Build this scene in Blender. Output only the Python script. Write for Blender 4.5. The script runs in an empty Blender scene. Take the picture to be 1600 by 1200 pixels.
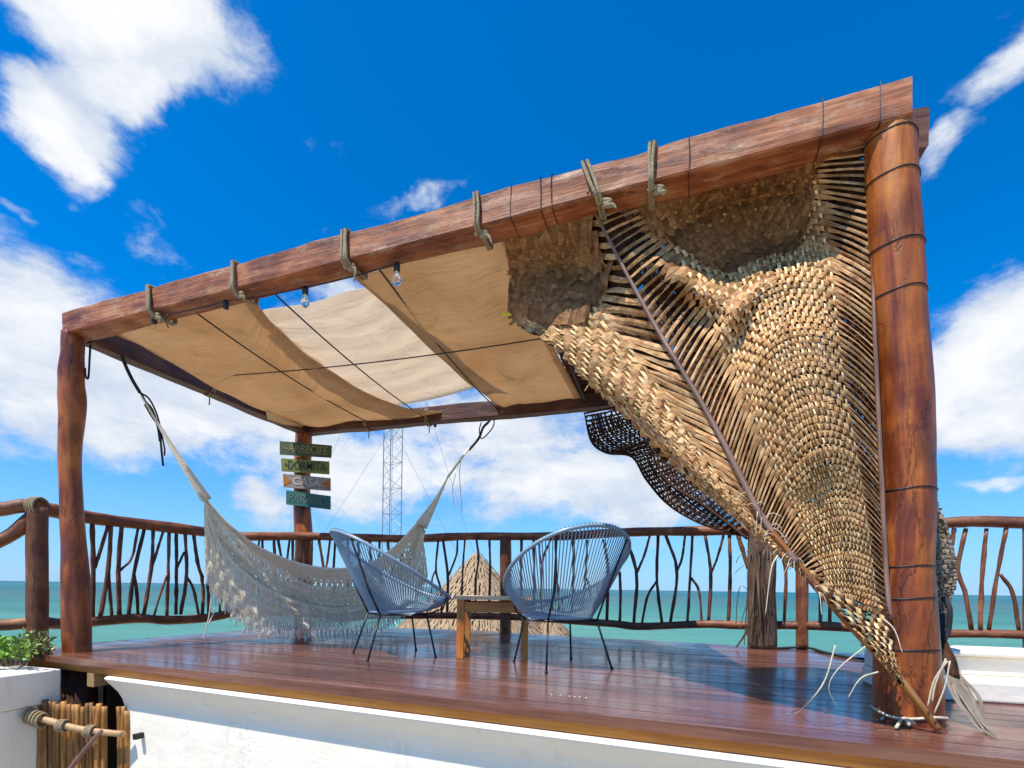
import bpy, math, random
from mathutils import Vector, Matrix, noise
random.seed(7)
sc = bpy.context.scene
COL = sc.collection
R = math.radians

# ------------------------------------------------------------------ camera
CZ = 0.52            # eye height above the deck (deck top is z = 0)
FPX = 780.0          # focal length in pixels of a 1600 px wide frame
ROLL = 0.0147
cam_d = bpy.data.cameras.new('camera')
cam = bpy.data.objects.new('camera', cam_d)
COL.objects.link(cam)
cam_d.sensor_width = 36.0
cam_d.lens = 36.0 * FPX / 1600.0
cam_d.shift_y = 319.0 / 1600.0
cam_d.clip_start = 0.05
cam_d.clip_end = 30000.0
cr, sr = math.cos(math.atan(ROLL)), math.sin(math.atan(ROLL))
RIGHT = Vector((cr, 0, sr)); UP = Vector((-sr, 0, cr)); FWD = Vector((0, 1, 0))
cam.matrix_world = Matrix(((RIGHT.x, UP.x, -FWD.x, 0), (RIGHT.y, UP.y, -FWD.y, 0), (RIGHT.z, UP.z, -FWD.z, CZ), (0, 0, 0, 1)))
sc.camera = cam
CAM = Vector((0, 0, CZ))

# ------------------------------------------------------------------ light and sky
sun_h = Vector((-0.72, -0.69, 0)).normalized()
SUN_EL = R(62)
to_sun = Vector((sun_h.x * math.cos(SUN_EL), sun_h.y * math.cos(SUN_EL), math.sin(SUN_EL)))
sd = bpy.data.lights.new('sun', 'SUN'); sd.energy = 5.0; sd.angle = R(0.5); sd.color = (1.0, 0.95, 0.86)
so = bpy.data.objects.new('sun', sd); COL.objects.link(so)
so.rotation_euler = to_sun.to_track_quat('Z', 'Y').to_euler()
so.location = (0, 0, 20)
sc.view_settings.view_transform = 'Standard'
sc.view_settings.look = 'None'
sc.view_settings.exposure = 0.18
sc.view_settings.gamma = 1.0
sc.view_settings.use_curve_mapping = False
sc.render.engine = 'CYCLES'
sc.cycles.max_bounces = 8
sc.cycles.transparent_max_bounces = 12

def ray(px, py):
    u = (px - 800.0) / FPX; v = (919.0 - py) / FPX
    d = RIGHT * u + FWD + UP * v
    return d
def atD(px, py, D): return CAM + ray(px, py) * D
def onz(px, py, z):
    d = ray(px, py); return CAM + d * ((z - CZ) / d.z)
def ondeck(px, py): return onz(px, py, 0.0)
FP = Vector((1.416, 1.99, 0)); FT = Vector((0.943, -0.333, 0)).normalized(); FN = Vector((-FT.y * -1 * -1, 0, 0))
FN = Vector((FT.y, -FT.x, 0))          # horizontal normal of the front beam face, towards the camera
if FN.y > 0: FN = -FN
def onfront(px, py, off=0.0):
    d = ray(px, py); p0 = FP + FN * off
    t = (p0 - CAM).dot(FN) / d.dot(FN); return CAM + d * t

class NT:
    def __init__(s, tree): s.t = tree; s.n = tree.nodes; s.l = tree.links
    def new(s, typ, **kw):
        n = s.n.new(typ)
        for k, v in kw.items():
            if k == 'inp':
                for a, b in v.items(): s.set(n.inputs[a], b)
            else: setattr(n, k, v)
        return n
    def set(s, sock, v):
        if isinstance(v, bpy.types.NodeSocket): s.l.new(v, sock)
        else: sock.default_value = v
    def math(s, op, a, b=None, c=None, clamp=False):
        n = s.n.new('ShaderNodeMath'); n.operation = op; n.use_clamp = clamp
        s.set(n.inputs[0], a)
        if b is not None: s.set(n.inputs[1], b)
        if c is not None: s.set(n.inputs[2], c)
        return n.outputs[0]
    def vmath(s, op, a, b=None):
        n = s.n.new('ShaderNodeVectorMath'); n.operation = op
        s.set(n.inputs[0], a)
        if b is not None: s.set(n.inputs[1], b)
        return n.outputs['Value'] if op in ('LENGTH', 'DOT_PRODUCT') else n.outputs['Vector']
    def maprange(s, v, a, b, c=0.0, d=1.0, smooth=False):
        n = s.n.new('ShaderNodeMapRange')
        if smooth: n.interpolation_type = 'SMOOTHSTEP'
        s.set(n.inputs[0], v)
        for i, x in enumerate((a, b, c, d)): n.inputs[i + 1].default_value = x
        return n.outputs[0]
    def noise(s, vec, scale, detail=4, rough=0.55, dist=0.0, color=False):
        n = s.n.new('ShaderNodeTexNoise'); s.set(n.inputs['Vector'], vec)
        n.inputs['Scale'].default_value = scale; n.inputs['Detail'].default_value = detail
        n.inputs['Roughness'].default_value = rough; n.inputs['Distortion'].default_value = dist
        return n.outputs['Color' if color else 'Fac']
    def ramp(s, fac, stops):
        n = s.n.new('ShaderNodeValToRGB'); s.set(n.inputs[0], fac)
        e = n.color_ramp.elements
        while len(e) > 1: e.remove(e[-1])
        e[0].position = stops[0][0]; e[0].color = (*stops[0][1], 1)
        for p, c in stops[1:]:
            x = e.new(p); x.color = (*c, 1)
        return n.outputs[0]
    def mix(s, f, a, b, mode='MIX'):
        n = s.n.new('ShaderNodeMix'); n.data_type = 'RGBA'; n.blend_type = mode
        s.set(n.inputs[0], f)
        s.set(n.inputs[6], a if isinstance(a, bpy.types.NodeSocket) else (*a, 1))
        s.set(n.inputs[7], b if isinstance(b, bpy.types.NodeSocket) else (*b, 1))
        return n.outputs[2]

w = bpy.data.worlds.new('World'); sc.world = w; w.use_nodes = True
nt = NT(w.node_tree); nt.n.clear()
sky = nt.new('ShaderNodeTexSky', sky_type='NISHITA', sun_disc=False)
sky.sun_elevation = SUN_EL
sky.sun_rotation = math.atan2(to_sun.x, to_sun.y)
sky.altitude = 0; sky.air_density = 1.0; sky.dust_density = 0.15; sky.ozone_density = 2.0
hsv = nt.new('ShaderNodeHueSaturation', inp={'Hue': 0.5, 'Saturation': 1.12, 'Value': 1.0, 'Color': nt.mix(1.0, sky.outputs[0], (.38, 1.02, 1.62), 'MULTIPLY')})
tc = nt.new('ShaderNodeTexCoord')
dirv = tc.outputs['Generated']
sep = nt.new('ShaderNodeSeparateXYZ', inp={0: dirv})
hzf = nt.math('MULTIPLY', nt.math('POWER', nt.maprange(sep.outputs[2], 0.0, .42, 1, 0), 1.7), .88)
bg1 = nt.new('ShaderNodeBackground', inp={'Color': nt.mix(hzf, hsv.outputs[0], (3.3, 5.2, 7.6)), 'Strength': 0.112})
az = nt.math('ARCTAN2', sep.outputs[0], sep.outputs[1])
el = nt.math('ARCSINE', sep.outputs[2])
comb = nt.new('ShaderNodeCombineXYZ', inp={0: az, 1: el, 2: 0.0})
warp = nt.noise(dirv, 3.5, 5, 0.6, 0, True)
wv = nt.vmath('SUBTRACT', warp, (0.5, 0.5, 0.5))
wn = nt.new('ShaderNodeVectorMath', operation='SCALE'); nt.set(wn.inputs[0], wv); wn.inputs['Scale'].default_value = 0.2
pos = nt.vmath('ADD', comb.outputs[0], wn.outputs[0])
def azel(px, py):
    d = ray(px, py).normalized(); return math.atan2(d.x, d.y), math.asin(d.z)
# px, py, radius x, radius y (pixels), strength, tilt
blobs = [(220, 20, 250, 180, 1.5, 0), (100, 200, 130, 90, 1.1, 0), (250, 150, 190, 90, 1.15, .3), (250, 380, 110, 50, .5, -.3),
         (30, 490, 210, 130, 1.0, 0), (130, 600, 380, 150, 1.15, 0), (300, 640, 360, 80, .9, 0), (10, 325, 50, 20, .5, 0),
         (600, 735, 330, 85, .9, 0), (900, 760, 330, 90, .95, 0), (430, 800, 90, 50, .9, 0), (780, 690, 300, 90, .85, 0), (1020, 700, 220, 90, .8, 0),
         (1590, 560, 190, 150, 1.35, 0), (1500, 600, 120, 100, 1.1, 0), (1580, 90, 110, 60, .78, .5), (1490, 230, 80, 45, .6, .5),
         (650, 315, 70, 22, .52, .3), (520, 460, 160, 45, .6, 0), (760, 560, 500, 80, .75, 0), (1560, 740, 120, 20, .5, 0)]
acc = None
for bx_, by_, rx, ry, st, tilt in blobs:
    a0, e0 = azel(bx_, by_)
    a1, _ = azel(bx_ + rx, by_); a2, _ = azel(bx_ - rx, by_)
    _, e1 = azel(bx_, by_ + ry); _, e2 = azel(bx_, by_ - ry)
    ra = abs(a1 - a2) / 2; re = abs(e1 - e2) / 2
    v = nt.vmath('SUBTRACT', pos, (a0, e0, 0))
    if tilt:
        vr = nt.new('ShaderNodeVectorRotate', rotation_type='Z_AXIS'); nt.set(vr.inputs['Vector'], v); vr.inputs['Angle'].default_value = -tilt
        v = vr.outputs[0]
    v = nt.vmath('MULTIPLY', v, (1 / ra, 1 / re, 0))
    ln = nt.vmath('LENGTH', v)
    m = nt.maprange(ln, 0.1, 1.35, st, 0.0, True)
    acc = m if acc is None else nt.math('MAXIMUM', acc, m)
# the sky outside the picture carries the same broken cloud
lown = nt.noise(dirv, 1.7, 3, 0.5)
other = nt.maprange(lown, .54, .74, 0, .9, True)
outm = nt.maprange(sep.outputs[1], 0.15, 0.35, 1, 0, True)
acc = nt.math('MAXIMUM', acc, nt.math('MULTIPLY', other, outm))
stretch = nt.vmath('MULTIPLY', dirv, (1.0, 1.0, 1.9))
f1 = nt.noise(nt.vmath('ADD', stretch, (3.3, 1.7, 5.1)), 4.4, 12, 0.66, 0.15)
dens = nt.math('ADD', acc, nt.math('MULTIPLY', nt.math('SUBTRACT', f1, 0.5), 1.6))
f3 = nt.noise(stretch, 17.0, 8, 0.7, 0.4)
dens = nt.math('ADD', dens, nt.math('MULTIPLY', nt.math('SUBTRACT', f3, 0.5), 0.75))
mask = nt.maprange(dens, 0.22, 0.82, 0, 1, True)
mask = nt.math('MULTIPLY', mask, .96)
f2 = nt.noise(stretch, 6.0, 8, 0.6, 0.3)
shade = nt.maprange(nt.math('ADD', nt.math('MULTIPLY', dens, .4), f2), .62, 1.1, 0, 1, True)
hz = nt.maprange(sep.outputs[2], 0.0, .45, 0, 1)
ccol = nt.mix(shade, (.62, .70, .82), (.98, .98, .99))
bg2 = nt.new('ShaderNodeBackground', inp={'Color': ccol, 'Strength': 0.93})
mx = nt.new('ShaderNodeMixShader', inp={0: mask, 1: bg1.outputs[0], 2: bg2.outputs[0]})
wo = nt.new('ShaderNodeOutputWorld'); nt.l.new(mx.outputs[0], wo.inputs[0])

# ------------------------------------------------------------------ helpers
class MB:
    def __init__(s): s.v = []; s.f = []; s.uv = []
    def add(s, vs, fs, uvs=None):
        o = len(s.v); s.v.extend([tuple(x) for x in vs])
        for i, f in enumerate(fs):
            s.f.append(tuple(a + o for a in f))
            s.uv.append(uvs[i] if uvs else [(0, 0)] * len(f))
    def box(s, c, ax, ay, az_, sx, sy, sz):
        """oriented box; uv u runs along ax"""
        c = Vector(c); vs = []
        for i in (-1, 1):
            for j in (-1, 1):
                for k in (-1, 1): vs.append(c + ax * (i * sx / 2) + ay * (j * sy / 2) + az_ * (k * sz / 2))
        fs = [(0, 1, 3, 2), (4, 6, 7, 5), (0, 4, 5, 1), (2, 3, 7, 6), (0, 2, 6, 4), (1, 5, 7, 3)]
        uvs = []
        off = random.random() * 5
        for f in fs:
            q = []
            for a in f:
                i, j, k = (a >> 2) & 1, (a >> 1) & 1, a & 1
                q.append((off + i * sx, off + j * sy + k * sz))
            uvs.append(q)
        s.add(vs, fs, uvs)
    def tube(s, pts, rad, n=8, cap=True, seam=None, jit=0.0, jscale=3.0, seed=0.0):
        pts = [Vector(p) for p in pts]
        if not hasattr(rad, '__len__'): rad = [rad] * len(pts)
        L = 0; prev = None; rings = []; ls = []
        t0 = (pts[1] - pts[0]).normalized()
        ref = Vector((0, 0, 1)) if abs(t0.z) < .9 else Vector((1, 0, 0))
        side = t0.cross(ref).normalized()
        for i, p in enumerate(pts):
            if i == 0: t = pts[1] - p
            elif i == len(pts) - 1: t = p - pts[i - 1]
            else: t = pts[i + 1] - pts[i - 1]
            t = t.normalized() if t.length > 1e-9 else t0
            side = (side - t * side.dot(t))
            if side.length < 1e-6: side = t.orthogonal()
            side.normalize(); up = t.cross(side)
            if i: L += (p - pts[i - 1]).length
            ls.append(L)
            ring = []
            for k in range(n):
                a = 2 * math.pi * k / n
                r = rad[i]
                d = side * math.cos(a) + up * math.sin(a)
                if jit: r *= 1 + jit * noise.noise(Vector((d.x * 1.3 + seed, d.y * 1.3 + p.x * jscale * .3, (p.z + p.y * .5) * jscale + d.z)))
                ring.append(p + d * r)
            rings.append(ring)
        vs = [x for r_ in rings for x in r_]; fs = []; uvs = []
        for i in range(len(pts) - 1):
            for k in range(n):
                k2 = (k + 1) % n
                fs.append((i * n + k, i * n + k2, (i + 1) * n + k2, (i + 1) * n + k))
                c = 2 * math.pi * max(rad[i], .002)
                uvs.append([(ls[i] + seed, k / n * c), (ls[i] + seed, (k + 1) / n * c), (ls[i + 1] + seed, (k + 1) / n * c), (ls[i + 1] + seed, k / n * c)])
        if cap:
            fs.append(tuple(range(n - 1, -1, -1))); uvs.append([(0.02 * math.cos(k), .02 * math.sin(k)) for k in range(n)])
            b = (len(pts) - 1) * n
            fs.append(tuple(b + k for k in range(n))); uvs.append([(0.02 * math.cos(k), .02 * math.sin(k)) for k in range(n)])
        s.add(vs, fs, uvs)
    def strip(s, pts, wid, nrm, arch=0.0):
        """leaf ribbon: centre points, widths and the width direction at each point"""
        vs = []; fs = []; uvs = []; L = 0; ls = []
        for i, p in enumerate(pts):
            if i: L += (pts[i] - pts[i - 1]).length
            ls.append(L)
            wd, nn = nrm[i]
            vs += [p - wd * wid[i] / 2, p + nn * arch * wid[i], p + wd * wid[i] / 2]
        for i in range(len(pts) - 1):
            a = i * 3
            fs += [(a, a + 1, a + 4, a + 3), (a + 1, a + 2, a + 5, a + 4)]
            h = wid[i] / 2
            uvs += [[(ls[i], 0), (ls[i], h), (ls[i + 1], h), (ls[i + 1], 0)], [(ls[i], h), (ls[i], 2 * h), (ls[i + 1], 2 * h), (ls[i + 1], h)]]
        s.add(vs, fs, uvs)
    def mesh(s, name, mat, smooth=False):
        m = bpy.data.meshes.new(name); m.from_pydata(s.v, [], s.f)
        uvl = m.uv_layers.new(name='UVMap')
        flat = []
        for q in s.uv:
            for a in q: flat += [a[0], a[1]]
        uvl.data.foreach_set('uv', flat)
        if smooth: m.polygons.foreach_set('use_smooth', [True] * len(m.polygons))
        m.materials.append(mat); m.update()
        return m
    def build(s, name, mat, parent=None, smooth=False, label=None, kind=None):
        o = bpy.data.objects.new(name, s.mesh(name, mat, smooth)); COL.objects.link(o)
        if parent is not None: attach(o, parent)
        if label: o['label'] = label
        if kind: o['kind'] = kind
        return o
def attach(o, p):
    o.parent = p
    o.matrix_parent_inverse = Matrix.Translation(-Vector(p.location)) if p.parent is None else Matrix.Identity(4)
def tag(o, label=None, cat=None, group=None, kind=None):
    if label: o['label'] = label
    if cat: o['category'] = cat
    if group: o['group'] = group
    if kind: o['kind'] = kind
    return o
def empty(name, loc=(0, 0, 0), **kw):
    o = bpy.data.objects.new(name, None); COL.objects.link(o); o.location = loc; o.empty_display_size = .1
    return tag(o, **kw)
def catmull(P, n):
    """n points resampled on a Catmull-Rom spline through P (tuples or Vectors)"""
    P = [Vector(p) for p in P]; out = []
    for k in range(n):
        out.append(cm_at(P, k / (n - 1)))
    return out
def cm_at(P, t):
    m = len(P) - 1; x = min(max(t, 0), 1) * m; i = min(int(x), m - 1); f = x - i
    p1, p2 = P[i], P[i + 1]; p0 = P[i - 1] if i else p1 * 2 - p2; p3 = P[i + 2] if i + 2 <= m else p2 * 2 - p1
    return (p1 * 2 + (p2 - p0) * f + (p0 * 2 - p1 * 5 + p2 * 4 - p3) * f * f + (p1 * 3 - p0 - p2 * 3 + p3) * f ** 3) * .5
def lerp1(L, t):
    x = min(max(t, 0), 1) * (len(L) - 1); i = min(int(x), len(L) - 2); f = x - i
    f = f * f * (3 - 2 * f) * .5 + f * .5
    return L[i] * (1 - f) + L[i + 1] * f
X, Y, Z = Vector((1, 0, 0)), Vector((0, 1, 0)), Vector((0, 0, 1))

# ------------------------------------------------------------------ materials
def mat(name):
    m = bpy.data.materials.new(name); m.use_nodes = True
    n = NT(m.node_tree); n.n.clear()
    out = n.new('ShaderNodeOutputMaterial'); b = n.new('ShaderNodeBsdfPrincipled')
    n.l.new(b.outputs[0], out.inputs[0])
    return m, n, b, out
def uvmap(n, su, sv, rnd=True):
    t = n.new('ShaderNodeTexCoord')
    v = n.vmath('MULTIPLY', t.outputs['UV'], (su, sv, 1))
    if rnd:
        oi = n.new('ShaderNodeObjectInfo')
        c = n.new('ShaderNodeCombineXYZ', inp={0: n.math('MULTIPLY', oi.outputs['Random'], 37.0), 1: n.math('MULTIPLY', oi.outputs['Random'], 11.0), 2: n.math('MULTIPLY', oi.outputs['Random'], 5.0)})
        v = n.vmath('ADD', v, c.outputs[0])
    return v
def wood(name, stops, su=3, sv=40, rough=(.3, .5), bump=.15, rnd=.18, knots=True, spec=.5, patch=None, crack=False):
    m, n, b, _ = mat(name)
    v = uvmap(n, su, sv)
    g = n.noise(v, 1.0, 6, .6, .6)
    v2 = uvmap(n, su * 1.3, sv * .12)
    big = n.noise(v2, 1.0, 4, .55, .3)
    f = n.math('ADD', n.math('MULTIPLY', g, .5), n.math('MULTIPLY', big, .5))
    c = n.ramp(n.maprange(f, .3, .7), stops)
    oi = n.new('ShaderNodeObjectInfo')
    br = n.maprange(oi.outputs['Random'], 0, 1, 1 - rnd, 1 + rnd)
    hs = n.new('ShaderNodeHueSaturation', inp={'Value': br, 'Color': c})
    cc = hs.outputs[0]
    if patch:
        pv = uvmap(n, su * 2.0, sv * .35)
        pm = n.maprange(n.noise(pv, 1.0, 8, .72, .15), .50, .72, 0, .8, True)
        cc = n.mix(pm, cc, patch)
    fine = n.noise(uvmap(n, su * 3, sv * 3), 1.0, 3, .6)
    cc = n.mix(.35, cc, n.ramp(fine, [(.3, (.25, .25, .25)), (.62, (1, 1, 1))]), 'MULTIPLY')
    if crack:
        cn = n.noise(uvmap(n, su * .9, sv * .55), 1.0, 5, .6, .35)
        cm = n.maprange(n.math('ABSOLUTE', n.math('SUBTRACT', cn, .5)), .0, .018, 1, 0, True)
        gate = n.maprange(n.noise(uvmap(n, su * .5, sv * .1), 1.0, 3, .5), .46, .60, 0, 1, True)
        cm = n.math('MULTIPLY', cm, gate)
        cc = n.mix(n.math('MULTIPLY', cm, .6), cc, (.02, .008, .004))
        kn = n.new('ShaderNodeTexVoronoi'); n.set(kn.inputs['Vector'], n.vmath('ADD', uvmap(n, 2.6, 5.5), n.vmath('MULTIPLY', n.noise(uvmap(n, 5, 12), 1, 3, .5, 0, True), (.35, .35, 0)))); kn.inputs['Scale'].default_value = 1.0
        km = n.maprange(kn.outputs['Distance'], .10, .30, .8, 0, True)
        cc = n.mix(km, cc, n.mix(.5, cc, (.05, .015, .006)))
        st = n.maprange(n.noise(uvmap(n, 7, 14), 1, 6, .7), .54, .72, 0, .45, True)
        cc = n.mix(st, cc, n.mix(.5, cc, (.10, .05, .03)))
    n.set(b.inputs['Base Color'], cc)
    n.set(b.inputs['Roughness'], n.maprange(g, .3, .7, rough[0], rough[1]))
    b.inputs['Specular IOR Level'].default_value = spec
    hgt = n.math('ADD', g, n.math('MULTIPLY', big, 1.2))
    if crack: hgt = n.math('SUBTRACT', hgt, n.math('MULTIPLY', cm, .25))
    bp = n.new('ShaderNodeBump', inp={'Strength': bump, 'Distance': .01, 'Height': hgt})
    n.set(b.inputs['Normal'], bp.outputs[0])
    return m
M = {}
M['post'] = wood('varnished_post_wood', [(0, (.045, .009, .004)), (.35, (.21, .042, .008)), (.6, (.42, .108, .013)), (1, (.62, .22, .035))], 2.2, 16, (.3, .55), .5, .05, crack=True)
M['beam'] = wood('weathered_beam_wood', [(0, (.055, .013, .006)), (.35, (.25, .062, .020)), (.65, (.46, .15, .05)), (1, (.66, .34, .17))], 3, 40, (.5, .7), .5, .08, patch=(.58, .36, .22), crack=True)
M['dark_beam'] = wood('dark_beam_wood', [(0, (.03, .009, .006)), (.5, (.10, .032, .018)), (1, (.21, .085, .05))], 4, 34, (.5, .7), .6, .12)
M['rail'] = wood('rail_wood', [(0, (.06, .017, .008)), (.4, (.20, .058, .022)), (.75, (.34, .12, .045)), (1, (.50, .25, .11))], 4, 20, (.42, .65), .6, .2, crack=True)
M['stick'] = wood('stick_wood', [(0, (.035, .012, .007)), (.5, (.13, .042, .020)), (1, (.30, .12, .05))], 6, 20, (.5, .7), .5, .45)
M['fascia'] = wood('fascia_wood', [(0, (.24, .065, .006)), (.5, (.50, .165, .014)), (1, (.66, .29, .035))], 1.5, 30, (.3, .5), .2, .1)
M['table'] = wood('table_wood', [(0, (.30, .075, .010)), (.5, (.62, .20, .025)), (1, (.76, .34, .06))], 3, 40, (.35, .5), .2, .15)
M['table_top'] = wood('table_top_wood', [(0, (.5, .30, .14)), (.5, (.72, .50, .27)), (1, (.85, .66, .42))], 3, 40, (.45, .6), .2, .1)
M['reed'] = wood('reed', [(0, (.07, .022, .006)), (.45, (.34, .14, .030)), (1, (.66, .36, .11))], 4, 60, (.45, .6), .3, .45)
M['pole'] = wood('peeled_pole', [(0, (.36, .19, .08)), (.5, (.55, .34, .16)), (1, (.66, .45, .25))], 5, 20, (.5, .6), .4, .1)
M['joist'] = wood('joist_wood', [(0, (.22, .11, .04)), (1, (.48, .3, .13))], 4, 30, (.6, .7), .3, .1)
M['fibre'] = wood('dry_trunk_fibre', [(0, (.05, .025, .015)), (.5, (.16, .09, .05)), (1, (.3, .2, .12))], 3, 60, (.6, .8), .8, .2)
M['stem'] = wood('palm_stem', [(0, (.22, .06, .012)), (.5, (.42, .16, .03)), (1, (.60, .32, .09))], 2, 60, (.35, .5), .3, .1)
M['rib'] = wood('palm_rib', [(0, (.10, .055, .045)), (.5, (.23, .13, .10)), (1, (.36, .22, .17))], 3, 60, (.5, .6), .3, .1)

# wet varnished deck boards
m, n, b, _ = mat('wet_deck_boards')
v = uvmap(n, 1.6, 45); g = n.noise(v, 1, 6, .6, .5)
big = n.noise(uvmap(n, 1.1, 4), 1, 4, .6, .2)
c = n.ramp(n.maprange(n.math('ADD', n.math('MULTIPLY', g, .5), n.math('MULTIPLY', big, .5)), .3, .7), [(0, (.045, .015, .008)), (.4, (.128, .043, .025)), (.75, (.215, .088, .055)), (1, (.38, .21, .14))])
oi = n.new('ShaderNodeObjectInfo')
hs = n.new('ShaderNodeHueSaturation', inp={'Value': n.maprange(oi.outputs['Random'], 0, 1, .75, 1.25), 'Color': c})
n.set(b.inputs['Base Color'], hs.outputs[0])
wet = n.noise(n.new('ShaderNodeTexCoord').outputs['Object'], 1.7, 5, .6, .3)
n.set(b.inputs['Roughness'], n.maprange(wet, .35, .65, .17, .36, True))
b.inputs['Specular IOR Level'].default_value = .55
b.inputs['Coat Weight'].default_value = .2; b.inputs['Coat Roughness'].default_value = .14
hh = n.math('ADD', n.math('MULTIPLY', g, .6), n.noise(uvmap(n, 6, 9), 1, 3, .5))
bp = n.new('ShaderNodeBump', inp={'Strength': .14, 'Distance': .008, 'Height': hh}); n.set(b.inputs['Normal'], bp.outputs[0])
M['deck'] = m
M['dry_deck'] = wood('dry_deck_boards', [(0, (.14, .06, .035)), (.5, (.30, .15, .09)), (1, (.42, .25, .16))], 2, 40, (.45, .6), .2, .15)

# leaf strips: dry palm
def leafmat(name, stops, trans=.35, rnd=.3):
    m, n, b, out = mat(name)
    g = n.noise(uvmap(n, 9, 260), 1, 4, .6, .2)
    big = n.noise(uvmap(n, 16, 16), 1, 4, .65)
    c = n.ramp(n.maprange(n.math('ADD', n.math('MULTIPLY', g, .4), n.math('MULTIPLY', big, .6)), .3, .7), stops)
    oi = n.new('ShaderNodeObjectInfo')
    c = n.new('ShaderNodeHueSaturation', inp={'Value': n.maprange(oi.outputs['Random'], 0, 1, 1 - rnd, 1 + rnd * .7), 'Color': c}).outputs[0]
    n.set(b.inputs['Base Color'], c); b.inputs['Roughness'].default_value = .55
    b.inputs['Specular IOR Level'].default_value = .15
    bp = n.new('ShaderNodeBump', inp={'Strength': .4, 'Distance': .003, 'Height': g}); n.set(b.inputs['Normal'], bp.outputs[0])
    tr = n.new('ShaderNodeBsdfTranslucent'); n.set(tr.inputs[0], c)
    mxs = n.new('ShaderNodeMixShader', inp={0: trans, 1: b.outputs[0], 2: tr.outputs[0]})
    n.l.new(mxs.outputs[0], out.inputs[0])
    return m
M['leaf'] = leafmat('dry_palm_leaf', [(0, (.15, .055, .018)), (.35, (.40, .185, .072)), (.62, (.62, .36, .16)), (1, (.88, .62, .35))], .05, .45)
M['leaf_weft'] = leafmat('dry_palm_leaf_weft', [(0, (.30, .13, .04)), (.35, (.66, .38, .15)), (.62, (.90, .63, .32)), (1, (1.0, .87, .62))], .05, .4)
M['leaf_dark'] = leafmat('dark_palm_leaf', [(0, (.025, .009, .004)), (.5, (.065, .026, .011)), (1, (.15, .068, .032))], .04)
M['leaf_grey'] = leafmat('grey_palm_leaf', [(0, (.14, .11, .08)), (.5, (.26, .21, .16)), (1, (.42, .35, .27))], .1)

# canopy cloth
def cloth(name, c1, c2, trans):
    m, n, b, out = mat(name)
    big = n.noise(n.new('ShaderNodeTexCoord').outputs['Object'], 2.2, 5, .55)
    c = n.mix(n.maprange(big, .3, .7), c1, c2)
    stn = n.noise(n.new('ShaderNodeTexCoord').outputs['Object'], 5.5, 6, .7, .5)
    c = n.mix(n.maprange(stn, .52, .75, 0, .35, True), c, tuple(x * .55 for x in c1))
    n.set(b.inputs['Base Color'], c); b.inputs['Roughness'].default_value = .9; b.inputs['Specular IOR Level'].default_value = .1
    wv_ = n.noise(uvmap(n, 400, 400, False), 1, 2, .5)
    cr_ = n.noise(uvmap(n, 3, 18, False), 1, 4, .6, .6)
    bp = n.new('ShaderNodeBump', inp={'Strength': .7, 'Distance': .035, 'Height': n.math('ADD', n.math('MULTIPLY', wv_, .08), cr_)})
    n.set(b.inputs['Normal'], bp.outputs[0])
    tr = n.new('ShaderNodeBsdfTranslucent'); n.set(tr.inputs[0], c); n.set(tr.inputs['Normal'], bp.outputs[0])
    mxs = n.new('ShaderNodeMixShader', inp={0: trans, 1: b.outputs[0], 2: tr.outputs[0]})
    n.l.new(mxs.outputs[0], out.inputs[0])
    return m
M['tan_cloth'] = cloth('tan_canvas', (.66, .46, .27), (.77, .58, .38), .53)
M['pale_cloth'] = cloth('pale_canvas', (.90, .78, .62), (.94, .84, .70), .62)
M['hammock'] = cloth('hammock_cotton', (.90, .77, .57), (.96, .86, .67), .52)

def plain(name, col, rough=.6, metal=0, bump=0, scale=30, var=0, spec=.5, trans=0):
    m, n, b, out = mat(name)
    tcn = n.new('ShaderNodeTexCoord').outputs['Object']
    if var:
        k = n.noise(tcn, scale, 5, .6)
        c = n.mix(n.maprange(k, .3, .7), tuple(x * (1 - var) for x in col), tuple(min(1, x * (1 + var)) for x in col)); n.set(b.inputs['Base Color'], c)
    else: b.inputs['Base Color'].default_value = (*col, 1)
    b.inputs['Roughness'].default_value = rough; b.inputs['Metallic'].default_value = metal
    b.inputs['Specular IOR Level'].default_value = spec
    if bump:
        h = n.noise(tcn, scale * 2, 5, .6)
        bp = n.new('ShaderNodeBump', inp={'Strength': bump, 'Distance': .01, 'Height': h}); n.set(b.inputs['Normal'], bp.outputs[0])
    if trans:
        b.inputs['Transmission Weight'].default_value = trans
    return m
def plaster():
    m, n, b, _ = mat('white_plaster'); o = n.new('ShaderNodeTexCoord').outputs['Object']
    k = n.noise(o, 3.5, 6, .6); st = n.noise(n.vmath('MULTIPLY', o, (9, 9, .7)), 1, 5, .65)
    c = n.mix(n.maprange(k, .35, .7), (.88, .79, .65), (.92, .85, .73))
    c = n.mix(n.maprange(st, .56, .78, 0, .30, True), c, (.52, .44, .34))
    ck = n.noise(o, 1.7, 6, .7, .6); cm = n.maprange(n.math('ABSOLUTE', n.math('SUBTRACT', ck, .5)), 0, .004, .5, 0, True)
    cm = n.math('MULTIPLY', cm, n.maprange(n.noise(o, 1.1, 2, .5), .52, .6, 0, 1, True))
    c = n.mix(cm, c, (.3, .26, .2)); n.set(b.inputs['Base Color'], c); b.inputs['Roughness'].default_value = .88
    h = n.math('ADD', n.noise(o, 14, 5, .6), n.math('MULTIPLY', n.noise(n.vmath('MULTIPLY', o, (3, 3, 8)), 1, 4, .5), 1.5))
    bp = n.new('ShaderNodeBump', inp={'Strength': .35, 'Distance': .012, 'Height': h}); n.set(b.inputs['Normal'], bp.outputs[0]); return m
M['plaster'] = plaster()
M['spare'] = plain('white_plaster', (.86, .80, .70), .85, 0, .35, 7, .035)
M['rope'] = plain('grey_rope', (.38, .29, .17), .9, 0, .8, 90, .35)
M['black'] = plain('black_wire', (.012, .012, .014), .45)
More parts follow.
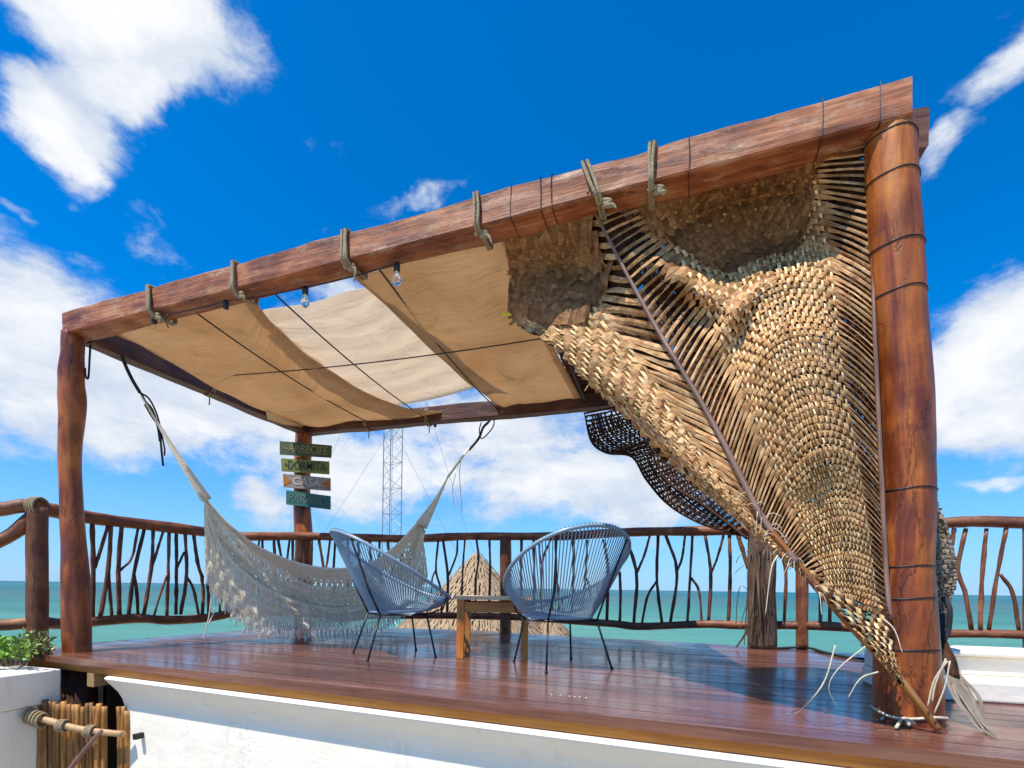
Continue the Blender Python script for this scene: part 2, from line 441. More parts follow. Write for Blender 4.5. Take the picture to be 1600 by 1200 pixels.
M['black_rope'] = plain('black_rope', (.02, .022, .028), .8, 0, .5, 80, .2)
M['steel'] = plain('black_steel', (.014, .015, .02), .35)
M['chair_cord'] = plain('blue_grey_vinyl_cord', (.25, .36, .46), .32, 0, 0, 5, .05, .5)
M['glass'] = plain('bulb_glass', (.95, .97, .97), .03, trans=.95)
M['string'] = plain('bleached_string', (.62, .53, .38), .8, 0, .3, 60, .2)
M['yellow'] = plain('yellow_tape', (.8, .62, .02), .4)
M['cotton'] = plain('cotton_cord', (.90, .80, .62), .95, 0, .4, 60, .12)
M['cord_plain'] = plain('twisted_cotton', (.74, .66, .52), .9)
M['tower'] = plain('galvanised_mast', (.30, .33, .37), .5, .5)
M['dark_in'] = plain('shaded_concrete', (.05, .045, .04), .9, 0, .3, 8, .2)
M['thatch'] = wood('thatch', [(0, (.16, .09, .045)), (.5, (.34, .22, .12)), (1, (.52, .38, .23))], 3, 60, (.8, .9), 1.0, .3)
M['green'] = plain('bright_leaf', (.17, .36, .03), .45, 0, 0, 8, .4)
M['green2'] = plain('yellow_leaf', (.22, .27, .06), .45, 0, 0, 8, .4)
def paint(name, c1, c2, sc_=14):
    m, n, b, _ = mat(name)
    k = n.noise(uvmap(n, 6, sc_ * 3), 1, 5, .65, .5)
    n.set(b.inputs['Base Color'], n.mix(n.maprange(k, .42, .6), c1, c2)); b.inputs['Roughness'].default_value = .7
    return m
M['s_green'] = paint('dark_green_paint', (.035, .075, .045), (.10, .115, .05))
M['s_olive'] = paint('olive_paint', (.13, .16, .045), (.23, .24, .06))
M['s_grey'] = paint('mauve_grey_paint', (.22, .17, .16), (.36, .31, .29))
M['s_teal'] = paint('teal_paint', (.012, .11, .12), (.04, .17, .13))
M['s_orange'] = paint('orange_paint', (.36, .09, .015), (.46, .17, .02))
M['ink_olive'] = plain('olive_ink', (.28, .25, .10), .7)
M['ink_green'] = plain('dark_green_ink', (.035, .07, .04), .7)
M['ink_red'] = plain('brown_ink', (.20, .08, .03), .7)
M['ink_grey'] = plain('grey_ink', (.12, .16, .16), .7)
M['ink_pale'] = plain('pale_ink', (.55, .5, .45), .7)

# sea
m, n, b, _ = mat('sea_water')
geo = n.new('ShaderNodeNewGeometry'); P_ = geo.outputs['Position']
dist = n.vmath('LENGTH', P_)
warpn = n.noise(n.vmath('MULTIPLY', P_, (.006, .03, 0)), 1.0, 5, .6)
lg = n.math('ADD', n.math('LOGARITHM', dist, 10.0), n.math('MULTIPLY', n.math('SUBTRACT', warpn, .5), .9))
c = n.ramp(n.maprange(lg, 1.5, 3.6), [(0, (.17, .46, .33)), (.2, (.13, .39, .29)), (.33, (.055, .24, .20)), (.45, (.08, .18, .17)), (.6, (.02, .14, .16)), (.78, (.03, .17, .175)), (1, (.006, .10, .15))])
n.set(b.inputs['Base Color'], c); b.inputs['Roughness'].default_value = .4; b.inputs['Specular IOR Level'].default_value = .10
wvn = n.noise(n.vmath('MULTIPLY', P_, (.35, 1.1, 0)), 1.0, 8, .72)
stk = n.noise(n.vmath('MULTIPLY', P_, (.02, .22, 0)), 1.0, 7, .7)
c = n.mix(n.maprange(stk, .42, .68, 0, .38, True), c, (.05, .20, .20)); n.set(b.inputs['Base Color'], c)
c = n.mix(n.maprange(wvn, .60, .72, 0, .5, True), c, (.30, .55, .50)); n.set(b.inputs['Base Color'], c)
bp = n.new('ShaderNodeBump', inp={'Strength': 1.0, 'Distance': .9, 'Height': wvn}); n.set(b.inputs['Normal'], bp.outputs[0])
M['sea'] = m
M['paving'] = plain('dull_paving', (.32, .26, .19), .85, 0, .3, 3, .15)
M['sand'] = plain('beach_sand', (.55, .46, .33), .9, 0, .4, 1.5, .1)

# ------------------------------------------------------------------ ground, sea
def sheet(name, x0, x1, y0, y1, z, mt, nx=1, ny=1):
    mb = MB()
    vs = [(x0 + (x1 - x0) * i / nx, y0 + (y1 - y0) * j / ny, z) for j in range(ny + 1) for i in range(nx + 1)]
    fs = [(j * (nx + 1) + i, j * (nx + 1) + i + 1, (j + 1) * (nx + 1) + i + 1, (j + 1) * (nx + 1) + i) for j in range(ny) for i in range(nx)]
    mb.add(vs, fs); return tag(mb.build(name, mt), kind='structure')
sheet('sea', -15000, 15000, -15000, 15000, -4.6, M['sea'])
# beach: a low mound of sand round the building that slopes into the water
mb = MB(); vs = []; fs = []
N = 48
rr = [(0, -4.2), (12, -4.25), (19, -4.45), (26, -4.8)]
vs.append((0, 2, -4.2))
for r_, z_ in rr[1:]:
    for k in range(N):
        a = 2 * math.pi * k / N
        q = r_ * (1 + .08 * noise.noise(Vector((math.cos(a) * 2, math.sin(a) * 2, 0))))
        vs.append((q * math.cos(a) * 1.6, 2 + q * math.sin(a), z_))
for k in range(N): fs.append((0, 1 + k, 1 + (k + 1) % N))
for j in range(2):
    for k in range(N):
        a = 1 + j * N + k; b_ = 1 + j * N + (k + 1) % N
        fs.append((a, a + N, b_ + N, b_))
mb.add(vs, fs); tag(mb.build('beach', M['sand'], smooth=True), kind='structure')

# ------------------------------------------------------------------ deck
DU = Vector((0.928, -0.371, 0)).normalized(); DV = Vector((-DU.y, DU.x, 0))   # along the boards / away from the camera
E0 = Vector((-3.46, 3.62, 0))
def duv(p): d = Vector(p) - E0; return d.dot(DU), d.dot(DV)
poly = [(-3.56, 3.66), (-3.60, 4.27), (-2.75, 6.35), (-.5, 6.12), (.42, 5.60), (1.9, 4.95), (3.1, 4.22), (4.4, 3.5), (4.4, .50)]
puv = [duv((x, y, 0)) for x, y in poly]
def clip(poly_, c, hi):
    out = []
    for i in range(len(poly_)):
        a, b2 = poly_[i], poly_[(i + 1) % len(poly_)]
        ia = (a[1] <= c) if hi else (a[1] >= c); ib = (b2[1] <= c) if hi else (b2[1] >= c)
        if ia: out.append(a)
        if ia != ib:
            t = (c - a[1]) / (b2[1] - a[1]); out.append((a[0] + (b2[0] - a[0]) * t, c))
    return out
deck = empty('deck', (0, 3.5, 0), kind='structure')
PW = .125; vmin = .0; k = 0
vv = vmin
while vv < 4.4:
    q = clip(clip(puv, vv + .003, False), vv + PW - .003, True)
    if len(q) >= 3:
        # remove doubles
        qq = []
        for a in q:
            if not qq or (Vector(a) - Vector(qq[-1])).length > .004: qq.append(a)
        if (Vector(qq[0]) - Vector(qq[-1])).length < .004: qq.pop()
        if len(qq) >= 3:
            dz = random.uniform(-.0012, .0012); th = .03
            top = [E0 + DU * a + DV * b2 + Z * dz for a, b2 in qq]; bot = [p - Z * th for p in top]
            nq = len(qq); mb = MB()
            fs = [tuple(range(nq)), tuple(range(2 * nq - 1, nq - 1, -1))] + [(i, i + nq, (i + 1) % nq + nq, (i + 1) % nq) for i in range(nq)]
            L2 = qq + qq; ro = random.random() * 9
            uv = [[(L2[a][0] + ro, L2[a][1] + (0.03 if a >= nq else 0)) for a in f] for f in fs]
            mb.add(top + bot, fs, uv); mb.build('plank', M['deck'], deck)
    vv += PW
# nosing and the lighter fascia board under the front edge
u0, u1 = -.06, 8.6
def dp(u, v, z): return E0 + DU * u + DV * v + Z * z
mb = MB(); mb.box(dp((u0 + u1) / 2, -.012, -.0205), DU, DV, Z, u1 - u0, .028, .045); mb.build('nosing_board', M['deck'], deck)
mb = MB(); mb.box(dp((u0 + u1) / 2, .012, -.068), DU, DV, Z, u1 - u0 - .02, .022, .05); mb.build('fascia_board', M['fascia'], deck)
mb = MB(); nail = [(p, q) for p in (862, 876, 890, 898, 906, 916) for q in (1086,)]
for p, q in nail:
    c = ondeck(p, q + (p - 862) * .09); mb.tube([c - Z * .001, c + Z * .004], .006, 6)
mb.build('nail_heads', M['string'], deck, kind='stuff')

# building below the deck
def wall_poly(name, pts, z0, z1, mt, th=.12):
    mb = MB()
    for i in range(len(pts) - 1):
        a = Vector((*pts[i], 0)); b2 = Vector((*pts[i + 1], 0)); d = (b2 - a); l = d.length; d.normalize()
        nn = Vector((-d.y, d.x, 0))
        mb.box((a + b2) / 2 + Z * (z0 + z1) / 2, d, nn, Z, l, th, z1 - z0)
    return mb
mb = wall_poly('foundation', [(-5.2, 3.2), (-3.5, 4.3), (-2.6, 6.1), (-.5, 5.9), (1.9, 4.8), (4.3, 3.35)], -4.4, -.06, M['plaster'])
tag(mb.build('foundation', M['dark_in']), kind='structure')  # near-black colour paints in the shade under the deck
tag(sheet('terrace_floor', -4.6, 4.6, -1.5, 4.6, -1.75, M['paving']), kind='structure')

# curved white wall with a flared coping under the deck edge
def sweep(prof, path, closed_left=True):
    """prof: (outward, z); path: list of (point, outward dir)"""
    mb = MB(); npf = len(prof); vs = []
    for p, nn in path:
        for o_, z_ in prof: vs.append(Vector((p.x, p.y, 0)) + nn * o_ + Z * z_)
    fs = []; uvs = []
    for i in range(len(path) - 1):
        for k in range(npf - 1):
            fs.append((i * npf + k, (i + 1) * npf + k, (i + 1) * npf + k + 1, i * npf + k + 1))
    fs.append(tuple(range(npf)))
    fs.append(tuple((len(path) - 1) * npf + k for k in range(npf - 1, -1, -1)))
    mb.add(vs, fs); return mb
tw_a = onz(197, 1055, -.11)
us, _v = duv(tw_a)
path = []
for i in range(40):
    u = us + .075 + i * (8.4 - us) / 39
    path.append((dp(u, .05, 0), -DV))
# left end turned back so that the flare runs round the corner
c0 = dp(us + .075, .05, 0)
left = []
for a in range(0, 91, 15):
    th = R(a); left.insert(0, (c0 , (-DV * math.cos(th) - DU * math.sin(th))))
left = [(c0 + DV * .6, -DU)] + left
prof = [(-.03, -.096), (.100, -.100), (.106, -.106), (.100, -.118), (.070, -.155), (.035, -.20), (.010, -.25), (0, -.29), (0, -1.75)]
mb = sweep(prof, left + path[1:])
tag(mb.build('terrace_wall', M['plaster'], smooth=False), 'white plaster wall with flared top running under the front edge of the deck', 'wall')

# left planter wall, right low wall
lw = empty('planter_wall', (-3.9, 3.4, -1.75), label='off-white planter wall at the left below the green plants', cat='wall')
A = onz(-160, 1062, -.06); B_ = onz(98, 1037, -.06)
def wallbox(a, b2, z0, z1, th, parent, nm, mt):
    d = (b2 - a); d.z = 0; l = d.length; d.normalize(); nn = Vector((-d.y, d.x, 0))
    c = (a + b2) / 2; mb = MB(); mb.box(Vector((c.x, c.y, (z0 + z1) / 2)) + nn * th / 2, d, nn, Z, l, th, z1 - z0)
    o = mb.build(nm, mt, parent); bv = o.modifiers.new('b', 'BEVEL'); bv.width = .012; bv.segments = 3; return o
A = atD(-200, 1040, 2.6); B_ = atD(96, 1040, 3.42)
wallbox(A, B_, -1.75, -.30, .5, lw, 'wall_body', M['plaster'])
A2 = A.copy(); B2 = B_.copy()
wallbox(A2 - Vector((0, .02, 0)), B2 - Vector((-.02, .02, 0)), -.296, -.075, .54, lw, 'wall_top', M['plaster'])
rw = empty('low_wall', (3.0, 2.6, 0), label='low white stepped wall behind the thick brown post at the right', cat='wall')
a = ondeck(1440, 1092); b2 = ondeck(1700, 1108)
d = (b2 - a).normalized(); a = a - d * .1; b2 = b2 + d * 2
wallbox(a, b2, .001, .10, .45, rw, 'wall_step', M['plaster'])
nn = Vector((-d.y, d.x, 0))
wallbox(a + nn * .22, b2 + nn * .22, .101, .20, .2, rw, 'wall_body', M['plaster'])
wallbox(a + nn * .18, b2 + nn * .18, .202, .232, .3, rw, 'coping', M['plaster'])

# ------------------------------------------------------------------ pergola
def log(px_pts, rads, name, mt, parent, nseg=40, nside=20, jit=.07, js=2.2, seed=1.0, taper=None):
    pts = catmull(px_pts, nseg); mb = MB()
    rd = [lerp1(rads, i / (nseg - 1)) * (1 + .03 * noise.noise(Vector((i * .35, seed * 7, 0)))) for i in range(nseg)]
    mb.tube(pts, rd, nside, True, jit=jit, jscale=js, seed=seed)
    return mb.build(name, mt, parent, True)
def beam(a, b2, wdt, hgt, name, mt, parent, seg=60, amp=.006, seed=0):
    a = Vector(a); b2 = Vector(b2); t = (b2 - a); L = t.length; t.normalize()
    s_ = t.cross(Z).normalized(); u_ = s_.cross(t).normalized()
    prof = []
    nb = 4
    c_ = .008
    H, W = hgt / 2, wdt / 2
    for k in range(nb + 1): prof.append((-W + c_ + (2 * W - 2 * c_) * k / nb, H))
    for k in range(nb + 1): prof.append((W, H - c_ - (2 * H - 2 * c_) * k / nb))
    for k in range(nb + 1): prof.append((W - c_ - (2 * W - 2 * c_) * k / nb, -H))
    for k in range(nb + 1): prof.append((-W, -H + c_ + (2 * H - 2 * c_) * k / nb))
    n_ = len(prof); vs = []; fs = []; uvs = []
    per = [0]
    for k in range(n_):
        p, q = prof[k], prof[(k + 1) % n_]; per.append(per[-1] + math.hypot(p[0] - q[0], p[1] - q[1]))
    for i in range(seg + 1):
        x = L * i / seg; c = a + t * x
        for p, q in prof:
            dd = amp * noise.noise(Vector((x * 5 + seed, p * 14, q * 14))) + amp * 1.2 * noise.noise(Vector((x * 1.6 + seed, p * 3, q * 3 + 4)))
            k_ = 1 + dd / .08
            vs.append(c + s_ * p * k_ + u_ * q * k_)
    for i in range(seg):
        for k in range(n_):
            k2 = (k + 1) % n_
            fs.append((i * n_ + k, (i + 1) * n_ + k, (i + 1) * n_ + k2, i * n_ + k2))
            x0, x1 = L * i / seg, L * (i + 1) / seg
            uvs.append([(x0, per[k]), (x1, per[k]), (x1, per[k + 1]), (x0, per[k + 1])])
    fs.append(tuple(range(n_))); uvs.append([(p * .3, q) for p, q in prof])
    fs.append(tuple(seg * n_ + k for k in range(n_ - 1, -1, -1))); uvs.append([(p * .3, q) for p, q in prof][::-1])
    mb = MB(); mb.add(vs, fs, uvs); return mb.build(name, mt, parent, False)
pg = empty('pergola', (0, 3.8, 0), label='square pergola of varnished logs and hewn beams standing on the wooden deck', cat='pergola')
HB, HT = 2.34, 2.515
FLp = onfront(115, 1018, -.10); FLp.z = 0
FRp = onfront(1420, 1130, -.055); FRp.z = 0
BLp = Vector((-2.52, 6.05, 0)); BRp = Vector((2.28, 4.62, 0))
def vpts(px, D): return [atD(x, y, D) for x, y in px]
# front left log
D = 3.72
log(vpts([(125, 1085), (122, 1040), (120, 960), (117, 880), (113, 800), (109, 720), (113, 640), (111, 590), (113, 555), (114, 522)], D), [.078, .083, .089, .085, .073, .069, .072, .086, .080, .070, .069], 'post', M['post'], pg, 60, 22, .10, 2.6, 3.0)
# front right log (thick, bound with wire)
D = 2.05
log(vpts([(1420, 1150), (1418, 1080), (1415, 980), (1413, 880), (1417, 780), (1416, 700), (1414, 600), (1406, 500), (1401, 400), (1394, 300), (1391, 232), (1391, 213), (1392, 204), (1393, 199)], D),
    [.118, .116, .109, .101, .097, .094, .094, .093, .092, .091, .091, .090, .087, .080, .058], 'post', M['post'], pg, 70, 28, .07, 1.6, 9.0)
D = 6.05
log(vpts([(474, 985), (473, 900), (475, 850), (472, 790), (473, 720), (476, 655)], D), [.1, .1, .105, .1, .09, .1, .09], 'post', M['post'], pg, 40, 16, .10, 2.2, 5.0)
BL_post_D = D
D = 4.62
log(vpts([(1191, 1013), (1190, 930), (1191, 840), (1192, 700), (1193, 590)], D), [.125, .12, .12, .115, .11], 'post', M['fibre'], pg, 40, 18, .10, 2.2, 7.0)
# beams
a = onfront(97, 502, 0); b2 = onfront(1425, 170, 0)
hm = (HB + HT) / 2
a.z = 2.420; b2.z = 2.472; BA, BB = a.copy(), b2.copy()
def beam_mid(p):
    d_ = BB - BA; d_.z = 0; t_ = (Vector((p.x, p.y, 0)) - Vector((BA.x, BA.y, 0))).dot(d_) / d_.length_squared; return 2.420 + .052 * t_
BH = .0775
beam(a - FN * .075, b2 - FN * .075, .15, .155, 'beam', M['beam'], pg, 110, .006, 1)
cA = Vector((FLp.x, FLp.y, hm)) ; cB = Vector((BLp.x, BLp.y, hm))
def side_beam(a, b2, s0, s1, w_, h_, seed, nm='beam', mt=None, dz=0):
    t = (b2 - a).normalized(); return beam(a + t * s0 + Z * dz, b2 - t * s1 + Z * dz, w_, h_, nm, mt or M['dark_beam'], pg, 50, .006, seed)
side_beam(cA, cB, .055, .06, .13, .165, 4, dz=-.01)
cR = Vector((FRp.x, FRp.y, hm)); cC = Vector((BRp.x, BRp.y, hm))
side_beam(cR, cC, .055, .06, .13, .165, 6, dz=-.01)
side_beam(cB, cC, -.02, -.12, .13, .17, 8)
# wire bands round the thick post, each lies on the bark
from mathutils.bvhtree import BVHTree
def bvh_of(o):
    me = o.data; return BVHTree.FromPolygons([v.co.copy() for v in me.vertices], [tuple(p.vertices) for p in me.polygons])
FRB = bvh_of([o for o in bpy.data.objects if o.name == 'post.001'][0])
def hug(c, a_, r, lift):
    d_ = X * math.cos(a_) + Y * math.sin(a_); h = FRB.ray_cast(c + d_ * .6, -d_, .6)
    return (h[0] + d_ * lift) if h[0] is not None else c + d_ * r
def band(px, y, D, r, tilt, rad=.0030, mt=None, parent=None, nm='wire_band'):
    c = atD(px, y, D); mb = MB(); pts = []
    for k in range(33):
        a_ = 2 * math.pi * k / 32
        pts.append(hug(c + Z * (tilt * math.cos(a_) + .003 * math.sin(a_ * 3)), a_, r, rad * .5))
    mb.tube(pts, rad, 6, False); return mb.build(nm, mt or M['black'], parent, True)
for px, y, tl, r_ in [(1399, 225, -.003, .117), (1402, 288, .0, .119), (1406, 392, .004, .1165), (1408, 464, .006, .1165), (1418, 768, 0, .1185), (1417, 886, 0, .1215), (1420, 934, .004, .1225), (1424, 1012, 0, .1285)]:
    band(px, y, 2.05, r_, tl, parent=pg)

# ------------------------------------------------------------------ rope ties on the front beam
def tie(px, ytop, rows=3, slant=0, label=''):
    c = onfront(px, ytop, 0); x0 = (Vector((c.x, c.y, 0)) - FP).dot(FT)
    base = FP + FT * x0; base.z = 0
    hm = beam_mid(base); HT = hm + BH; HB = hm - BH
    root = empty('rope_tie', (base.x, base.y, HB), label=label, cat='rope tie', group='rope lashings round the front beam')
    mb = MB()
    lean = random.uniform(-.05, .05)
    for k in range(rows):
        o_ = (k - (rows - 1) / 2) * random.uniform(.012, .021)
        w0, w1 = .012, -.162
        pts = []
        loop = [(w0, HT + .012), (w0 + .004, (HT + HB) / 2), (w0, HB - .012), (-.075, HB - .02), (w1, HB - .012), (w1 - .004, hm), (w1, HT + .012), (-.075, HT + .018), (w0, HT + .012)]
        for i, (dn, z_) in enumerate(loop):
            sl = (slant + lean) * (HT - z_) + random.uniform(-.004, .004)
            pts.append(base + FT * (o_ + sl + random.uniform(-.003, .003)) + FN * dn + Z * z_)
        mb.tube([p for p in catmull(pts, 40)], .0088, 6, False)
    mb.build('rope_loop', M['rope'], root, True)
    mb = MB(); kp = base + FT * (slant * .2 + .01) + FN * -.02 + Z * (HB - .03)
    mb.tube(catmull([kp + FT * -.03, kp + Z * .012, kp + FT * .035, kp + Z * -.012 + FT * .0, kp + FT * .045 - Z * .02, kp + FT * random.uniform(.02, .07) - Z * random.uniform(.03, .10)], 24), [.012] * 18 + [.010, .009, .007, .006, .005, .004], 6)
    mb.build('knot', M['rope'], root, True)
names = ['leftmost of the grey rope lashings on the front beam, near the corner post',
         'grey rope lashing on the front beam at the left edge of the canopy gap',
         'wide rope lashing on the front beam at the right edge of the canopy gap',
         'dark rope lashing on the front beam just left of the woven palm mat',
         'rope lashing on the front beam where the palm rib hangs down',
         'rightmost of the grey rope lashings on the front beam']
for (px, y, rows, sl), nm_ in zip([(234, 455, 2, .10), (367, 418, 2, .02), (540, 372, 3, 0), (744, 312, 2, .04), (916, 262, 2, .35), (1020, 230, 2, 0)], names):
    tie(px, y, rows, sl, nm_)
# thin wires round the beam
for j, px in enumerate((799, 845, 862, 1076, 1284, 1373)):
    c = onfront(px, 300, 0); x0 = (Vector((c.x, c.y, 0)) - FP).dot(FT); base = FP + FT * x0; base.z = 0
    bm_ = beam_mid(base); t_, l_ = bm_ + BH, bm_ - BH
    mb = MB(); q = [(.004, t_ + .003), (.005, bm_), (.004, l_ - .003), (-.154, l_ - .003), (-.155, bm_), (-.154, t_ + .003), (.004, t_ + .003)]
    mb.tube([base + FN * d_ + Z * z_ + FT * random.uniform(-.003, .003) for d_, z_ in q], .0022, 4, False)
    mb.build('wire_band', M['black'], pg)

# ------------------------------------------------------------------ canopy
can = empty('shade_canopy', (-.5, 4.4, HT), label='tan canvas shade stretched on wires below the top of the pergola', cat='canopy')
def cloth_panel(rows, nu, nv, sagf, mt, zc, seed):
    """rows: image space curves from left edge to right edge, each laid on the horizontal plane zc"""
    R_ = [[onz(x, y, zc) for x, y in r_] for r_ in rows]
    vs = []; fs = []; uvs = []
    for j in range(nv + 1):
        tv = j / nv
        for i in range(nu + 1):
            tu = i / nu
            colp = [cm_at(r_, tv) for r_ in R_]
            p = cm_at(colp, tu)
            p = p + Z * sagf(tu, tv, p)
            vs.append(p)
    for j in range(nv):
        for i in range(nu):
            fs.append((j * (nu + 1) + i, j * (nu + 1) + i + 1, (j + 1) * (nu + 1) + i + 1, (j + 1) * (nu + 1) + i))
            uvs.append([(a / nu * 1.2, b3 / nv * 2.4) for a, b3 in ((i, j), (i + 1, j), (i + 1, j + 1), (i, j + 1))])
    mb = MB(); mb.add(vs, fs, uvs); o = mb.build('cloth_panel', mt, can, True)
    sol = o.modifiers.new('thick', 'SOLIDIFY'); sol.thickness = .004
    for ua, ub in ((0, max(1, nu // 14)), (nu - max(1, nu // 14), nu)):
        hv, hf, hu = [], [], []
        for j in range(nv + 1):
            for i in (ua, ub): hv.append(vs[j * (nu + 1) + i] - Z * .008)
        for j in range(nv): hf.append((2 * j, 2 * j + 1, 2 * j + 3, 2 * j + 2)); hu.append([(0, j * .05), (.06, j * .05), (.06, j * .05 + .05), (0, j * .05 + .05)])
        mb = MB(); mb.add(hv, hf, hu); mb.build('hem', mt, o, True)
    return o
def sag1(u, v, p):
    s_ = -.10 * math.sin(math.pi * v) * (1 + .3 * math.sin(u * 7)) - .025 * abs(math.sin(u * math.pi * 2)) 
    s_ += .022 * noise.noise(Vector((u * 4, v * 10, 2))) + .010 * math.sin(v * 30 + u * 6 + 2 * noise.noise(Vector((u * 3, v * 4, 7)))) * v
    return s_
ZC = HT - .045
rows1 = [[(168, 512), (256, 546), (356, 596), (444, 644), (492, 666)],
         [(215, 497), (320, 560), (420, 615), (500, 645), (540, 668)],
         [(310, 476), (430, 560), (510, 610), (580, 640), (618, 666)],
         [(392, 462), (440, 500), (520, 560), (620, 620), (740, 650)]]
cloth_panel(rows1, 30, 44, sag1, M['tan_cloth'], ZC, 1)
def sag2(u, v, p):
    return .02 * math.sin(v * 40 + 4 * u + 2 * noise.noise(Vector((u * 3, v * 3, 0)))) * .8 + .012 * noise.noise(Vector((u * 3, v * 18, 5))) + .02 - .03 * math.sin(math.pi * u)
rows2 = [[(400, 492), (450, 540), (530, 600), (610, 640)],
         [(470, 478), (560, 530), (630, 580), (690, 618)],
         [(560, 452), (640, 500), (700, 555), (764, 596)],
         [(600, 440), (680, 500), (740, 560), (790, 600)]]
cloth_panel(rows2, 24, 40, sag2, M['pale_cloth'], HT + .0, 2)
def sag3(u, v, p):
    return -.06 * math.sin(math.pi * v) * (1 + .4 * math.sin(u * 5)) - .03 * abs(math.sin(u * math.pi * 2.2)) + .022 * noise.noise(Vector((u * 6, v * 7, 8)))
rows3 = [[(545, 424), (620, 480), (700, 560), (776, 632)],
         [(640, 402), (720, 480), (780, 560), (820, 634)],
         [(800, 362), (836, 460), (872, 545), (912, 626)]]
cloth_panel(rows3, 36, 40, sag3, M['tan_cloth'], ZC, 3)
CAN_DARK = [[(796, 362), (832, 460), (868, 545), (908, 628)], [(1010, 312), (1000, 420), (990, 520), (985, 618)]]
# wires that carry the cloth
def wire(p, q, sag, r_=.005, mt=None, parent=None, nm='wire'):
    mb = MB(); pts = []
    for k in range(13):
        t = k / 12; pts.append(p.lerp(q, t) - Z * sag * 4 * t * (1 - t))
    mb.tube(pts, r_, 5, False); return mb.build(nm, mt or M['black'], parent, True)
ZW = HB + .06
for (x0, y0, x1, y1) in [(300, 484, 580, 662), (428, 458, 668, 655), (592, 420, 778, 640)]:
    wire(onz(x0, y0, ZW + .02), onz(x1, y1, ZW + .02), .05, .006, parent=can)
wire(onz(340, 588, ZW - .02), onz(900, 520, ZW - .02), .04, .005, parent=can)
wire(onz(870, 520, ZW), onz(920, 640, ZW), .0, .009, parent=can)
# flap of cloth hanging at the back left corner
mb = MB()
fl = [[(412, 628), (418, 655), (440, 660)], [(440, 640), (445, 664), (462, 662)], [(478, 655), (470, 668), (476, 664)]]
vs = [atD(x, y, 5.1 + i * .35) for i, r_ in enumerate(fl) for x, y in r_]
mb.add(vs, [(i * 3 + j, i * 3 + j + 1, (i + 1) * 3 + j + 1, (i + 1) * 3 + j) for i in range(2) for j in range(2)]); o = mb.build('cloth_flap', M['tan_cloth'], can, True)

# festoon lights below the front beam and on the left beam
fs_ = empty('festoon_lights', (-.5, 2.8, HB), label='string of clear light bulbs in black sockets under the pergola beams', cat='string lights')
def bulb(px, py, D, glass=True):
    t = atD(px, py, D) if D > 4.5 else onz(px, py, HB - .004); mb = MB(); mb.tube([t, t - Z * .012, t - Z * .05], [.014, .019, .017], 10)
    s_ = mb.build('socket', M['black'], fs_, True)
    if glass:
        mb = MB(); pr = [(.0, .012), (-.012, .014), (-.03, .023), (-.048, .027), (-.064, .022), (-.074, .01), (-.076, .002)]
        mb.tube([t - Z * .05 + Z * a_ for a_, _r in pr], [r2 for _a, r2 in pr], 12); mb.build('bulb', M['glass'], s_, True)
    return t
def pD(px, py):                    # distance of the underside of the front beam below a pixel
    p = onfront(px, py, -.12); return p.y
hp = []
for px, py in ((241, 494), (353, 470), (477, 448), (620, 411)):
    hp.append(bulb(px, py, pD(px, py), px > 400))
for i in range(len(hp) - 1):
    wire(hp[i] + Z * .0, hp[i + 1] + Z * .0, .012, .004, parent=fs_, nm='cord')
for px, py, D in ((275, 590, 4.65), (680, 660, 5.65)):
    bulb(px, py, D, False)
a = atD(140, 520, 3.85)
mb = MB(); mb.tube(catmull([atD(142, 525, 3.85), atD(140, 560, 3.8), atD(138, 590, 3.78), atD(134, 588, 3.75), atD(133, 575, 3.75)], 20), .007, 6); mb.build('cord', M['black'], fs_, True)
mb = MB(); mb.tube(catmull([atD(262, 492, 3.2), atD(258, 500, 3.2), atD(263, 512, 3.2)], 10), .004, 5); mb.build('cord', M['black'], fs_, True)
# rope ends and loops under back and left beams
for nm_, lab, P3 in (('rope_tie', 'rope loop round the left beam halfway to the back corner', (345, 612, 4.75)), ('rope_tie', 'rope loop on the back beam left of the hammock rope', (672, 660, 5.62)), ('rope_tie', 'short rope loop on the back beam above the lattice mast', (575, 668, 5.8))):
    root = empty(nm_, tuple(atD(*P3)), label=lab, cat='rope tie')
    c = atD(*P3); mb = MB(); dirn = (cB - cA).normalized() if 'left' in lab.split('beam')[0] else (cC - cB).normalized()
    sn = dirn.cross(Z).normalized()
    ctr = (cA if 'left beam' in lab else cB); x0 = (c - ctr).dot(dirn); bs = ctr + dirn * x0
    for k in (-1, 1):
        pts = [bs + dirn * k * .012 + sn * (.08 * math.cos(a_)) * 1.0 + Z * (.105 * math.sin(a_)) for a_ in [i * math.pi / 4 + math.pi / 4 for i in range(9)]]
        mb.tube(catmull(pts, 30), .008, 6, False)
    kp = bs - Z * .1
    mb.tube(catmull([kp, kp - Z * .03 + X * .01, kp - Z * .09 + X * .006], 8), .006, 5)
    mb.build('rope_loop', M['rope'], root, True)

